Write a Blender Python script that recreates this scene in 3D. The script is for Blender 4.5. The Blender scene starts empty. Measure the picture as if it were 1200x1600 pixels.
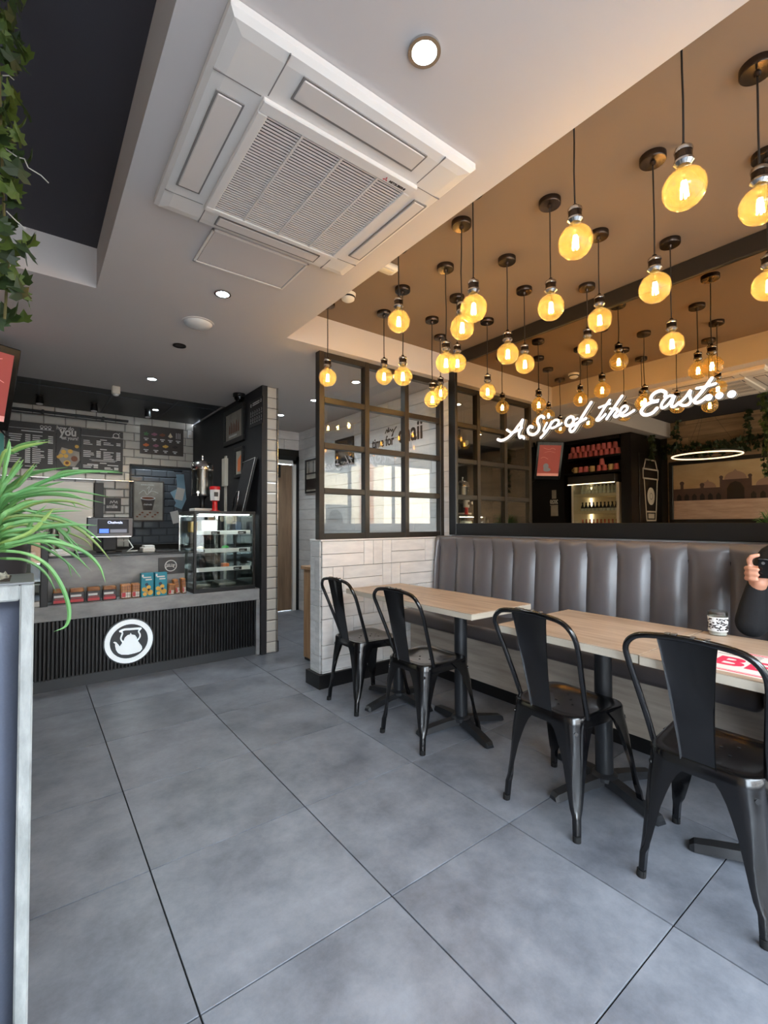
import bpy, bmesh, math, random
from mathutils import Vector, Matrix
random.seed(7)
S = bpy.context.scene
COL = S.collection
PI = math.pi
def srgb(r, g, b, a=1):
    f = lambda c: (c/255/12.92) if c/255 <= .04045 else ((c/255+.055)/1.055)**2.4
    return (f(r), f(g), f(b), a)

# ------------------------------------------------------------------ camera
CF, CYAW, CPITCH, CROLL, CH = 724.478, .65099, .02463, -.00273, 1.20682
_f = Vector((math.sin(CYAW)*math.cos(CPITCH), math.cos(CYAW)*math.cos(CPITCH), math.sin(CPITCH)))
_r = Vector((math.cos(CYAW), -math.sin(CYAW), 0)); _u = _r.cross(_f)
_c, _s = math.cos(CROLL), math.sin(CROLL)
CR, CU, CFW = _c*_r+_s*_u, -_s*_r+_c*_u, _f
CAM = Vector((0, 0, CH))
cd = bpy.data.cameras.new('camera'); cam = bpy.data.objects.new('camera', cd); COL.objects.link(cam)
cd.sensor_fit = 'AUTO'; cd.sensor_width = 36; cd.lens = CF/1600*36; cd.clip_start = .02; cd.clip_end = 200
cam.matrix_world = Matrix(((CR.x, CU.x, -CFW.x, 0), (CR.y, CU.y, -CFW.y, 0), (CR.z, CU.z, -CFW.z, CH), (0, 0, 0, 1)))
S.camera = cam
def on(u, v, ax, val):
    """photo pixel -> point on the world plane (axis ax = val)"""
    d = CR*((u-600)/CF)+CU*((800-v)/CF)+CFW
    return CAM+d*((val-CAM[ax])/d[ax])

# ------------------------------------------------------------------ world, daylight, exposure
W = bpy.data.worlds.new('overcast_sky'); S.world = W; W.use_nodes = True
bg = W.node_tree.nodes['Background']; bg.inputs[0].default_value = (.78, .89, 1.0, 1); bg.inputs[1].default_value = 17.5
S.view_settings.view_transform = 'Standard'; S.view_settings.look = 'None'
S.view_settings.gamma = 1; S.view_settings.use_curve_mapping = False
S.view_settings.exposure = 0.22
try:
    S.cycles.max_bounces = 10; S.cycles.diffuse_bounces = 5; S.cycles.glossy_bounces = 6
    S.cycles.transparent_max_bounces = 40; S.cycles.transmission_bounces = 6
    S.cycles.sample_clamp_indirect = 6
except Exception: pass
def portal(loc, size, rot):
    l = bpy.data.lights.new('window_portal', 'AREA'); l.shape = 'RECTANGLE'; l.size, l.size_y = size
    o = bpy.data.objects.new('window_portal', l); o.location = loc; o.rotation_euler = rot; COL.objects.link(o)
    l.cycles.is_portal = True
portal((.65, -1.49, 1.32), (4.5, 2.3), (PI/2, 0, 0))

# ------------------------------------------------------------------ materials
MATS = {}
def nodes(name):
    m = bpy.data.materials.new(name); m.use_nodes = True; MATS[name] = m
    nt = m.node_tree; return m, nt, nt.nodes['Principled BSDF']
def pm(name, col, rough=.5, metal=0, spec=.5, var=0, vscale=6, vstretch=(1, 1, 1), col2=None, bump=0, bscale=40, rvar=0, coat=0, rand=0, detail=5, nr=.6):
    m, nt, p = nodes(name); N, L = nt.nodes, nt.links
    p.inputs['Base Color'].default_value = col; p.inputs['Roughness'].default_value = rough
    p.inputs['Metallic'].default_value = metal; p.inputs['Specular IOR Level'].default_value = spec
    if coat: p.inputs['Coat Weight'].default_value = coat; p.inputs['Coat Roughness'].default_value = .1
    if var or bump or rvar or rand:
        g = N.new('ShaderNodeNewGeometry'); mp = N.new('ShaderNodeMapping'); mp.inputs['Scale'].default_value = vstretch
        L.new(g.outputs['Position'], mp.inputs['Vector'])
        n = N.new('ShaderNodeTexNoise'); n.inputs['Scale'].default_value = vscale; n.inputs['Detail'].default_value = detail; n.inputs['Roughness'].default_value = nr
        if rand:
            oi = N.new('ShaderNodeObjectInfo'); ad = N.new('ShaderNodeVectorMath'); ad.operation = 'ADD'
            cb = N.new('ShaderNodeCombineXYZ'); mu = N.new('ShaderNodeMath'); mu.operation = 'MULTIPLY'; mu.inputs[1].default_value = 37
            L.new(oi.outputs['Random'], mu.inputs[0]); L.new(mu.outputs[0], cb.inputs[0]); L.new(mu.outputs[0], cb.inputs[2])
            L.new(mp.outputs[0], ad.inputs[0]); L.new(cb.outputs[0], ad.inputs[1]); L.new(ad.outputs[0], n.inputs['Vector'])
        else: L.new(mp.outputs[0], n.inputs['Vector'])
        if var:
            r = N.new('ShaderNodeValToRGB'); e = r.color_ramp.elements
            e[0].position = .30; e[1].position = .70
            c2 = col2 or tuple(c*(1-var) for c in col[:3])+(1,)
            e[0].color = c2; e[1].color = col
            L.new(n.outputs['Fac'], r.inputs[0]); out = r.outputs[0]
            if rand:
                hs = N.new('ShaderNodeHueSaturation'); mr = N.new('ShaderNodeMapRange')
                mr.inputs[3].default_value = 1-rand; mr.inputs[4].default_value = 1+rand
                L.new(oi.outputs['Random'], mr.inputs[0]); L.new(mr.outputs[0], hs.inputs['Value']); L.new(out, hs.inputs['Color']); out = hs.outputs[0]
            L.new(out, p.inputs['Base Color'])
        if rvar:
            mr2 = N.new('ShaderNodeMapRange'); mr2.inputs[3].default_value = rough-rvar; mr2.inputs[4].default_value = rough+rvar
            L.new(n.outputs['Fac'], mr2.inputs[0]); L.new(mr2.outputs[0], p.inputs['Roughness'])
        if bump:
            n2 = N.new('ShaderNodeTexNoise'); n2.inputs['Scale'].default_value = bscale; n2.inputs['Detail'].default_value = 4
            L.new(mp.outputs[0], n2.inputs['Vector'])
            b = N.new('ShaderNodeBump'); b.inputs['Strength'].default_value = bump; b.inputs['Distance'].default_value = .004
            L.new(n2.outputs['Fac'], b.inputs['Height']); L.new(b.outputs[0], p.inputs['Normal'])
    return m
def em(name, col, strength):
    m, nt, p = nodes(name)
    p.inputs['Base Color'].default_value = col; p.inputs['Emission Color'].default_value = col; p.inputs['Emission Strength'].default_value = strength
    return m
def thin_glass(name, tint, refl=1.0, rough=0.0, ior=1.5):
    m, nt, p = nodes(name); N, L = nt.nodes, nt.links; N.remove(p)
    t = N.new('ShaderNodeBsdfTransparent'); t.inputs[0].default_value = tint
    g = N.new('ShaderNodeBsdfGlossy'); g.inputs['Roughness'].default_value = rough; g.inputs[0].default_value = (1, 1, 1, 1)
    fr = N.new('ShaderNodeFresnel'); ge = N.new('ShaderNodeNewGeometry'); mr = N.new('ShaderNodeMapRange'); mr.inputs[3].default_value = ior; mr.inputs[4].default_value = 1/ior
    L.new(ge.outputs['Backfacing'], mr.inputs[0]); L.new(mr.outputs[0], fr.inputs[0])     # a thin sheet reflects alike from both sides
    mu = N.new('ShaderNodeMath'); mu.operation = 'MULTIPLY'; mu.inputs[1].default_value = refl; mu.use_clamp = True
    mx = N.new('ShaderNodeMixShader'); L.new(fr.outputs[0], mu.inputs[0]); L.new(mu.outputs[0], mx.inputs[0])
    L.new(t.outputs[0], mx.inputs[1]); L.new(g.outputs[0], mx.inputs[2]); L.new(mx.outputs[0], N['Material Output'].inputs[0])
    return m
def glow_glass(name, tint, refl):
    # amber glass: mostly clear, a little of the filament's light scatters in it
    m = thin_glass(name, tint, refl, ior=1.45); nt = m.node_tree; N, L = nt.nodes, nt.links
    tr = N.new('ShaderNodeBsdfTranslucent'); tr.inputs[0].default_value = (1, .82, .36, 1)
    t = [n for n in N if n.type == 'BSDF_TRANSPARENT'][0]; old = t.outputs[0].links[0].to_socket
    mx = N.new('ShaderNodeMixShader'); mx.inputs[0].default_value = .085
    L.new(t.outputs[0], mx.inputs[1]); L.new(tr.outputs[0], mx.inputs[2]); L.new(mx.outputs[0], old)
    return m
def leafmat(name, c1, c2, trans=.35):
    m = pm(name, c1, .45, var=.5, vscale=9, col2=c2, rand=.25)
    nt = m.node_tree; N, L = nt.nodes, nt.links; p = N['Principled BSDF']
    tr = N.new('ShaderNodeBsdfTranslucent'); tr.inputs[0].default_value = c1
    mx = N.new('ShaderNodeMixShader'); mx.inputs[0].default_value = trans
    L.new(p.outputs[0], mx.inputs[1]); L.new(tr.outputs[0], mx.inputs[2]); L.new(mx.outputs[0], N['Material Output'].inputs[0])
    return m
pm('floor_tile', srgb(138, 142, 151), .36, var=1, vscale=3.6, col2=srgb(90, 94, 103), bump=.10, bscale=30, rvar=.06, rand=.05, detail=12, spec=.45, nr=.72)
pm('grout', srgb(12, 12, 14), .9)
pm('soffit_white', srgb(202, 195, 192), .75)
pm('recess_taupe', srgb(124, 107, 92), .8)
pm('recess_charcoal', srgb(62, 60, 66), .85)
pm('wall_white', srgb(214, 210, 206), .7)
pm('black_paint', srgb(38, 38, 42), .55, var=.25, vscale=5)
pm('black_ceiling', srgb(24, 24, 27), .45)
pm('black_trim', srgb(16, 16, 18), .4)
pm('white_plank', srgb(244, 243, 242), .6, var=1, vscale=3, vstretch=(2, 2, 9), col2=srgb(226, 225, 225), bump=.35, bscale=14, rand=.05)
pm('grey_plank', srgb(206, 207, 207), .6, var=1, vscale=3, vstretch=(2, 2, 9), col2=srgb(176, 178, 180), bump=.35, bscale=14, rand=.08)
pm('tan_plank', srgb(176, 148, 116), .6, var=1, vscale=2, vstretch=(6, 1, 9), col2=srgb(132, 106, 80), bump=.3, bscale=14, rand=.18)
pm('plank_gap', srgb(40, 38, 36), .9)
pm('metro_tile', srgb(206, 202, 194), .18, var=.08, vscale=3, rand=.05, spec=.5)
pm('metro_grout', srgb(58, 56, 54), .9)
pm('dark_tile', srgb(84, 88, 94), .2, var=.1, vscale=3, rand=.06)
pm('concrete', srgb(166, 168, 170), .5, var=1, vscale=3.0, col2=srgb(116, 118, 121), vstretch=(1, 1, 2.5), bump=.1, bscale=25)
pm('slat_black', srgb(20, 20, 23), .38)
pm('slat_back', srgb(9, 9, 10), .8)
pm('toekick', srgb(58, 62, 67), .45)
pm('frame_bronze', srgb(42, 37, 33), .42, metal=.2)
pm('chair_black', srgb(6, 6, 8), .22, metal=.0, spec=.5, coat=.4, rvar=.04, vscale=20, bump=.02, bscale=50)
pm('chair_wear', srgb(118, 112, 104), .3, metal=.6)
pm('table_black', srgb(30, 32, 36), .42, spec=.5, bump=.1, bscale=200)
pm('table_wood', srgb(192, 172, 152), .42, var=1, vscale=3.2, vstretch=(9, .9, 1), col2=srgb(154, 132, 112), bump=.05, bscale=20, rand=.02)
pm('table_edge', srgb(196, 186, 170), .5, var=.12, vscale=4, vstretch=(1, 1, 12))
pm('plinth_wood', srgb(188, 178, 166), .55, var=1, vscale=2.4, vstretch=(1, .8, 9), col2=srgb(150, 138, 126))
pm('leather', srgb(96, 92, 95), .30, var=.12, vscale=4, bump=.08, bscale=160, spec=.65)
pm('leather_seat', srgb(66, 62, 64), .38, bump=.12, bscale=160)
pm('leather_blue', srgb(92, 98, 114), .36, bump=.12, bscale=160)
pm('whitewash', srgb(164, 167, 166), .55, var=1, vscale=14, vstretch=(3, 3, 1), col2=srgb(128, 132, 131), bump=.5, bscale=40)
pm('planter_top', srgb(118, 120, 122), .55, var=.15, vscale=9)
pm('pot_black', srgb(52, 48, 48), .28)
pm('gravel', srgb(190, 186, 170), .8, var=1, vscale=60, col2=srgb(110, 108, 96), rand=.3)
pm('soil', srgb(50, 40, 32), .95)
pm('ac_white', srgb(226, 220, 214), .5)
pm('ac_gap', srgb(40, 38, 38), .8); pm('ac_seam', srgb(128, 122, 118), .7)
pm('ac_louver', srgb(214, 206, 200), .5)
pm('white_plastic', srgb(226, 224, 220), .45)
pm('chrome', srgb(200, 198, 196), .16, metal=1)
pm('dark_chrome', srgb(74, 64, 58), .22, metal=.9)
pm('cord', srgb(24, 20, 18), .7)
pm('steel', srgb(150, 147, 140), .36, metal=.85, var=.1, vscale=4, vstretch=(1, 1, 10))
pm('door_wood', srgb(150, 126, 102), .5, var=1, vscale=2.5, vstretch=(8, 8, .8), col2=srgb(116, 94, 74))
pm('crate_wood', srgb(168, 132, 98), .6, var=1, vscale=3, vstretch=(8, 8, .9), col2=srgb(134, 100, 70))
pm('cream', srgb(206, 198, 184), .5)
pm('paper_white', srgb(232, 232, 230), .7)
pm('print_white', srgb(222, 222, 220), .6)
pm('board_black', srgb(52, 50, 50), .45)
pm('board_brown', srgb(62, 54, 50), .45)
pm('photo_grey', srgb(172, 164, 152), .5, var=.35, vscale=9)
pm('food_yellow', srgb(224, 178, 84), .6); pm('food_orange', srgb(220, 118, 64), .6); pm('food_green', srgb(74, 160, 84), .6)
pm('food_brown', srgb(122, 72, 48), .6); pm('food_purple', srgb(150, 96, 116), .6); pm('food_cream', srgb(222, 206, 176), .6)
pm('pack_orange', srgb(206, 142, 78), .35, var=1, vscale=30, col2=srgb(160, 92, 44)); pm('pack_red', srgb(190, 48, 58), .4)
pm('pack_black', srgb(34, 26, 26), .35); pm('pack_white', srgb(226, 216, 204), .4); pm('box_teal', srgb(20, 138, 160), .45)
pm('box_navy', srgb(20, 44, 66), .45); pm('red_plastic', srgb(206, 30, 34), .35); pm('paper_blue', srgb(150, 186, 208), .7)
pm('teal_card', srgb(104, 188, 180), .6)
pm('phone_black', srgb(12, 12, 14), .15)
pm('skin', srgb(206, 150, 124), .5, var=.1, vscale=30)
pm('cloth_black', srgb(17, 17, 20), .9, bump=.3, bscale=90)
pm('hair', srgb(20, 16, 14), .5)
pm('mat_pink', srgb(216, 44, 86), .6); pm('mat_white', srgb(228, 224, 220), .6)
pm('cup_pink', srgb(226, 124, 126), .5, var=.15, vscale=40, rand=.12); pm('cup_gold', srgb(206, 178, 120), .4)
pm('bottle_dark', srgb(30, 22, 20), .15); pm('bottle_clear', srgb(206, 206, 190), .12); pm('bottle_label', srgb(214, 214, 206), .6)
pm('bottle_red', srgb(176, 70, 50), .3)
pm('wine_black', srgb(20, 17, 17), .35)
pm('sepia_sky', srgb(206, 180, 140), .6, var=1, vscale=1.2, vstretch=(1, 1, 3), col2=srgb(170, 138, 100))
pm('sepia_dark', srgb(88, 66, 60), .6, var=.25, vscale=8); pm('sepia_dome', srgb(156, 126, 110), .6); pm('sepia_court', srgb(206, 178, 160), .6, var=1, vscale=5, vstretch=(1, 1, 6), col2=srgb(176, 146, 128))
pm('ivy_stem', srgb(96, 88, 50), .7); pm('ivy_tendril', srgb(170, 164, 156), .6)
leafmat('ivy_leaf', srgb(98, 116, 52), srgb(52, 72, 34)); leafmat('ivy_dark', srgb(54, 72, 36), srgb(30, 44, 24))
leafmat('blade_green', srgb(124, 174, 104), srgb(72, 134, 76), .25); leafmat('blade_pale', srgb(160, 176, 104), srgb(100, 144, 70), .25)
pm('pavement', srgb(150, 148, 146), .9, var=.2, vscale=3); pm('road', srgb(80, 80, 84), .9); pm('render_pale', srgb(226, 222, 214), .85)
pm('facade_brick', srgb(186, 140, 110), .85, var=.25, vscale=9); pm('facade_glass', srgb(70, 80, 90), .1)
em('logo_white', (.84, .94, 1, 1), .4); em('sign_white', (.98, .97, 1, 1), .4); em('down_led', (.80, .95, 1, 1), 40)
em('ring_led', (1, .86, .66, 1), 3); em('filament', (1, .62, .20, 1), 90); em('case_led', (.95, 1, .98, 1), 40)
em('screen_red', srgb(172, 80, 76), .30); em('screen_dark', srgb(14, 14, 22), .5); em('screen_blue', srgb(80, 120, 255), 1.2); em('screen_text', srgb(210, 220, 255), 1.2); em('screen_pink', srgb(214, 150, 146), .6)
em('fridge_led', (1, .95, .75, 1), 5); em('screen_grey', srgb(120, 122, 134), .6)
thin_glass('pane_glass', (.97, .98, .98, 1), 1.5); thin_glass('shop_glass', (.97, .98, .98, 1), 1.0)
glow_glass('bulb_glass', (1, .87, .58, 1), 1.3); thin_glass('case_glass', (.92, .96, .95, 1), 1.3); thin_glass('clear_plastic', (.82, .82, .80, 1), 1.0)
m, nt, p = nodes('mirror_bronze'); nt.nodes.remove(p)
g_ = nt.nodes.new('ShaderNodeBsdfGlossy'); g_.inputs[0].default_value = (.66, .53, .37, 1); g_.inputs['Roughness'].default_value = 0
nt.links.new(g_.outputs[0], nt.nodes['Material Output'].inputs[0])

# ------------------------------------------------------------------ mesh helpers
def worldloc(o):
    v = Vector((0, 0, 0))
    while o is not None: v += o.location; o = o.parent
    return v
class MB:
    def __init__(s): s.v = []; s.f = []
    def add(s, vs, fs, M=None):
        b = len(s.v); s.v += [(M @ Vector(v)) if M is not None else Vector(v) for v in vs]; s.f += [[b+i for i in f] for f in fs]; return s
    def box(s, x0, x1, y0, y1, z0, z1, M=None):
        return s.add([(x0, y0, z0), (x1, y0, z0), (x1, y1, z0), (x0, y1, z0), (x0, y0, z1), (x1, y0, z1), (x1, y1, z1), (x0, y1, z1)],
                     [(0, 3, 2, 1), (4, 5, 6, 7), (0, 1, 5, 4), (1, 2, 6, 5), (2, 3, 7, 6), (3, 0, 4, 7)], M)
    def rbox(s, x0, x1, y0, y1, z0, z1, r=.004, M=None, seg=1):
        bm = bmesh.new(); bmesh.ops.create_cube(bm, size=1)
        for v in bm.verts: v.co = Vector((x0+(v.co.x+.5)*(x1-x0), y0+(v.co.y+.5)*(y1-y0), z0+(v.co.z+.5)*(z1-z0)))
        bmesh.ops.bevel(bm, geom=bm.edges[:], offset=r, segments=seg, affect='EDGES', profile=.5)
        bm.verts.index_update(); s.add([v.co.copy() for v in bm.verts], [[v.index for v in f.verts] for f in bm.faces], M); bm.free(); return s
    def lathe(s, prof, c=(0, 0, 0), seg=24, M=None, cap=True):
        vs = []; fs = []; n = len(prof)
        for i in range(seg):
            a = 2*PI*i/seg
            for r, z in prof: vs.append((c[0]+r*math.cos(a), c[1]+r*math.sin(a), c[2]+z))
        for i in range(seg):
            j = (i+1) % seg
            for k in range(n-1): fs.append((i*n+k, j*n+k, j*n+k+1, i*n+k+1))
        if cap:
            if prof[0][0] > 1e-6: fs.append([i*n for i in range(seg)][::-1])
            if prof[-1][0] > 1e-6: fs.append([i*n+n-1 for i in range(seg)])
        return s.add(vs, fs, M)
    def cyl(s, p, q, r, seg=12, r2=None):
        return s.tube([p, q], r, seg, r2=r2)
    def tube(s, path, r, seg=8, r2=None, closed=False, radii=None):
        P = [Vector(p) for p in path]; n = len(P); vs = []; fs = []
        up = None
        for i, p in enumerate(P):
            if closed: d = P[(i+1) % n]-P[i-1]
            else: d = P[min(i+1, n-1)]-P[max(i-1, 0)]
            d.normalize()
            if up is None: up = Vector((0, 0, 1)) if abs(d.z) < .9 else Vector((1, 0, 0))
            a = d.cross(up); 
            if a.length < 1e-6: a = d.orthogonal()
            a.normalize(); b = a.cross(d); up = b
            rr = radii[i] if radii else (r if r2 is None else r+(r2-r)*i/(n-1))
            for k in range(seg):
                t = 2*PI*k/seg; vs.append(p+a*math.cos(t)*rr+b*math.sin(t)*rr)
        m = n if closed else n-1
        for i in range(m):
            j = (i+1) % n
            for k in range(seg):
                l = (k+1) % seg; fs.append((i*seg+k, i*seg+l, j*seg+l, j*seg+k))
        if not closed: fs.append(list(range(seg))[::-1]); fs.append([(n-1)*seg+k for k in range(seg)])
        return s.add(vs, fs)
    def ext(s, poly, z0, z1, M=None):
        n = len(poly); vs = [(x, y, z0) for x, y in poly]+[(x, y, z1) for x, y in poly]
        fs = [list(range(n))[::-1], list(range(n, 2*n))]+[(i, (i+1) % n, n+(i+1) % n, n+i) for i in range(n)]
        return s.add(vs, fs, M)
    def flat(s, poly, z=0, M=None):
        return s.add([(x, y, z) for x, y in poly], [list(range(len(poly)))], M)
    def rect(s, x0, y0, x1, y1, z=0, M=None): return s.flat([(x0, y0), (x1, y0), (x1, y1), (x0, y1)], z, M)
    def disc(s, cx, cy, r, z0, z1, seg=16, M=None, ry=None):
        return s.ext([(cx+r*math.cos(2*PI*i/seg), cy+(ry or r)*math.sin(2*PI*i/seg)) for i in range(seg)], z0, z1, M)
    def ring(s, cx, cy, ro, ri, z0, z1, seg=40, M=None):
        vs = []; fs = []
        for i in range(seg):
            a = 2*PI*i/seg; c, d = math.cos(a), math.sin(a)
            vs += [(cx+ro*c, cy+ro*d, z0), (cx+ri*c, cy+ri*d, z0), (cx+ro*c, cy+ro*d, z1), (cx+ri*c, cy+ri*d, z1)]
        for i in range(seg):
            a, b = 4*i, 4*((i+1) % seg)
            fs += [(a+2, b+2, b+3, a+3), (a, a+1, b+1, b), (a, b, b+2, a+2), (a+1, a+3, b+3, b+1)]
        return s.add(vs, fs, M)
    def stroke(s, pts, w, z0, z1, M=None, sub=4, taper=None):
        """a brush stroke: smooth ribbon with round ends"""
        P = [Vector((a, b)) for a, b in pts]; Q = []
        if len(P) > 2:
            E = [P[0]*2-P[1]]+P+[P[-1]*2-P[-2]]
            for i in range(1, len(E)-2):
                for k in range(sub):
                    t = k/sub; a, b, c, d = E[i-1], E[i], E[i+1], E[i+2]
                    Q.append(.5*((2*b)+(c-a)*t+(2*a-5*b+4*c-d)*t*t+(3*b-a-3*c+d)*t**3))
            Q.append(P[-1])
        else: Q = P
        n = len(Q); vs = []; fs = []
        for i, q in enumerate(Q):
            d = Q[min(i+1, n-1)]-Q[max(i-1, 0)]; d.normalize(); nn = Vector((-d.y, d.x))
            ww = w*(taper(i/(n-1)) if taper else 1)/2
            A, B = q+nn*ww, q-nn*ww
            vs += [(A.x, A.y, z0), (B.x, B.y, z0), (A.x, A.y, z1), (B.x, B.y, z1)]
        for i in range(n-1):
            a, b = 4*i, 4*i+4
            fs += [(a+2, a+3, b+3, b+2), (a, b, b+1, a+1), (a, a+2, b+2, b), (a+1, b+1, b+3, a+3)]
        s.add(vs, fs, M)
        for q, i in ((Q[0], 0), (Q[-1], 1)): s.disc(q.x, q.y, w*(taper(i) if taper else 1)/2, z0, z1, 10, M)
        return s
    def mesh(s, name, mat, off=Vector((0, 0, 0)), smooth=None):
        me = bpy.data.meshes.new(name); me.from_pydata([tuple(v-off) for v in s.v], [], s.f); me.update()
        if mat: me.materials.append(MATS[mat])
        if smooth:
            me.polygons.foreach_set('use_smooth', [True]*len(me.polygons)); me.set_sharp_from_angle(angle=math.radians(smooth))
        return me
    def build(s, name, mat, parent=None, smooth=None):
        if parent is not None: off = worldloc(parent)
        else:
            xs, ys, zs = zip(*[tuple(v) for v in s.v]); off = Vector(((min(xs)+max(xs))/2, (min(ys)+max(ys))/2, min(zs)))
        o = bpy.data.objects.new(name, s.mesh(name, mat, off, smooth)); COL.objects.link(o)
        if parent is not None: o.parent = parent
        else: o.location = off
        return o
def inst(name, me, parent=None, loc=(0, 0, 0), rot=None):
    o = bpy.data.objects.new(name, me); COL.objects.link(o); o.location = Vector(loc)-(worldloc(parent) if parent is not None else Vector((0, 0, 0)))
    if rot: o.rotation_euler = rot
    if parent is not None: o.parent = parent
    return o
def tag(o, label=None, cat=None, group=None, kind=None):
    if label: o['label'] = label
    if cat: o['category'] = cat
    if group: o['group'] = group
    if kind: o['kind'] = kind
    return o
def thing(name, label, cat, loc=(0, 0, 0), group=None):
    o = bpy.data.objects.new(name, None); COL.objects.link(o); o.location = loc; o.empty_display_size = .05
    return tag(o, label, cat, group)
def struct(name, mb, mat, label=None, smooth=None):
    return tag(mb.build(name, mat, smooth=smooth), label, None, None, 'structure')
def shell(name, loc=(0, 0, 0), label=None):
    o = bpy.data.objects.new(name, None); COL.objects.link(o); o.location = loc; return tag(o, label, None, None, 'structure')
def copy_tree(o, parent=None):
    c = o.copy(); COL.objects.link(c); c.parent = parent
    for ch in list(o.children): copy_tree(ch, c)
    return c
def FM(o, facing):
    """local frame of a surface: x to the viewer's right, y up, z out of the surface"""
    X, Z = {'-Y': ((1, 0, 0), (0, -1, 0)), '-X': ((0, -1, 0), (-1, 0, 0)), '+X': ((0, 1, 0), (1, 0, 0)), '+Y': ((-1, 0, 0), (0, 1, 0))}[facing]
    Y = (0, 0, 1)
    return Matrix(((X[0], Y[0], Z[0], o[0]), (X[1], Y[1], Z[1], o[1]), (X[2], Y[2], Z[2], o[2]), (0, 0, 0, 1)))
def text(mb, body, size, M, ext=.001, bold=0, align='LEFT', shear=0, space=1.0, wscale=1.0):
    cu = bpy.data.curves.new('lettering', 'FONT'); cu.body = body; cu.size = size; cu.extrude = ext; cu.offset = bold; cu.align_x = align; cu.shear = shear; cu.space_character = space
    cu.resolution_u = 3
    o = bpy.data.objects.new('lettering', cu); COL.objects.link(o)
    dg = bpy.context.evaluated_depsgraph_get(); me = bpy.data.meshes.new_from_object(o.evaluated_get(dg))
    mb.add([(v.co.x*wscale, v.co.y, v.co.z) for v in me.vertices], [list(p.vertices) for p in me.polygons], M)
    bpy.data.objects.remove(o); bpy.data.meshes.remove(me); bpy.data.curves.remove(cu); return mb
def T(x, y, z): return Matrix.Translation((x, y, z))

# ================================================================== THE ROOM
ZS, ZR = 2.50, 2.72            # soffit and recess ceiling heights
XL, XR, YF, YB = -1.75, 3.03, -1.5, 6.40
XM = 3.0                        # mirror face
# floor: screed with single tiles
FX0, FY0 = .3465, 1.806
fl = struct('floor', MB().box(XL-.1, XR+.1, YF-.1, 7.2, -.06, -.005), 'grout')
tm = MB().rbox(-.2977, .2977, -.2977, .2977, -.012, 0, .0006).mesh('tile', 'floor_tile')
for i in range(-4, 5):
    for j in range(-6, 9):
        cx, cy = FX0+.6*i+.3, FY0+.6*j+.3
        if cx-.3 > XR-.02 or cx+.3 < XL: continue
        if cy > 4.8 and cx < 1.5 and cy > 5.2: continue
        if cx+.3 > XR:
            t2 = MB().rbox(cx-.2985, XR, cy-.2985, cy+.2985, -.010, 0, .0015).build('tile', 'floor_tile', fl)
        else: inst('tile', tm, fl, (cx, cy, 0))
# ceiling: white soffit around two raised recesses
sof = MB()
sof.box(XL, XR, 2.95, 5.12, ZS, ZR+.1); sof.box(1.70, XR, 5.12, 6.1, ZS, ZR+.1)
sof.box(.27, 1.40, -1.0, 2.95, ZS, ZR+.1); sof.box(XL, XR, YF, -1.0, ZS, ZR+.1)
struct('ceiling', sof, 'soffit_white', 'white plastered ceiling soffit between the raised recesses')
struct('ceiling_recess', MB().box(1.40, XR, -1.0, 2.95, ZR, ZR+.1), 'recess_taupe', 'raised taupe ceiling recess above the pendants')
struct('ceiling_recess', MB().box(XL, .27, -1.0, 2.95, ZR, ZR+.1), 'recess_charcoal', 'raised charcoal ceiling recess beside the air conditioner')
bc = struct('ceiling_counter', MB().box(XL, 1.70, 5.12, 7.1, 2.53, ZR+.1), 'black_ceiling', 'black ceiling above the service counter')
for x in (-.55, .05, .65, 1.25): MB().box(x-.008, x+.008, 5.13, YB-.01, 2.526, 2.53).build('joint_strip', 'toekick', bc)
MB().box(XL, 1.70, 5.44, 5.455, 2.524, 2.53).build('joint_strip', 'toekick', bc)
MB().box(XL, 1.70, 5.12, 5.15, 2.50, 2.53).build('edge_trim', 'black_trim', bc)
# outer walls
struct('wall_right', MB().box(XR, XR+.12, YF, 6.1, 0, ZR+.1), 'wall_white')
wl = struct('wall_left', MB().box(XL-.12, XL, YF, 7.0, 0, ZR+.1), 'plank_gap')
wb = MB(); wb.box(XL, .96, YB, YB+.12, 0, 2.6); wb.box(.96, 1.70, YB, YB+.12, 1.94, 2.6); wb.box(.96, 1.70, YB, YB+.12, 0, .95)
wback = struct('wall_back', wb, 'metro_grout')
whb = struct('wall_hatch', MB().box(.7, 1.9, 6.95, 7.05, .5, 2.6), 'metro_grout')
struct('wall_hatch_side', MB().box(1.70, 1.86, YB+.02, 6.95, .5, 2.6).box(.86, .96, YB+.12, 6.95, .5, 2.6), 'black_paint')
wdiv = struct('wall_divider', MB().box(1.70, 1.86, 4.125, YB+.02, 0, ZS+.01), 'black_paint', 'black painted side wall beside the service counter')
wd = MB(); wd.box(1.86, 2.30, 5.95, 6.07, 0, ZS); wd.box(3.0, XR, 5.95, 6.07, 0, ZS); wd.box(2.30, 3.0, 5.95, 6.07, 2.14, ZS)
wdoor = struct('wall_corridor', wd, 'plank_gap')
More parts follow.
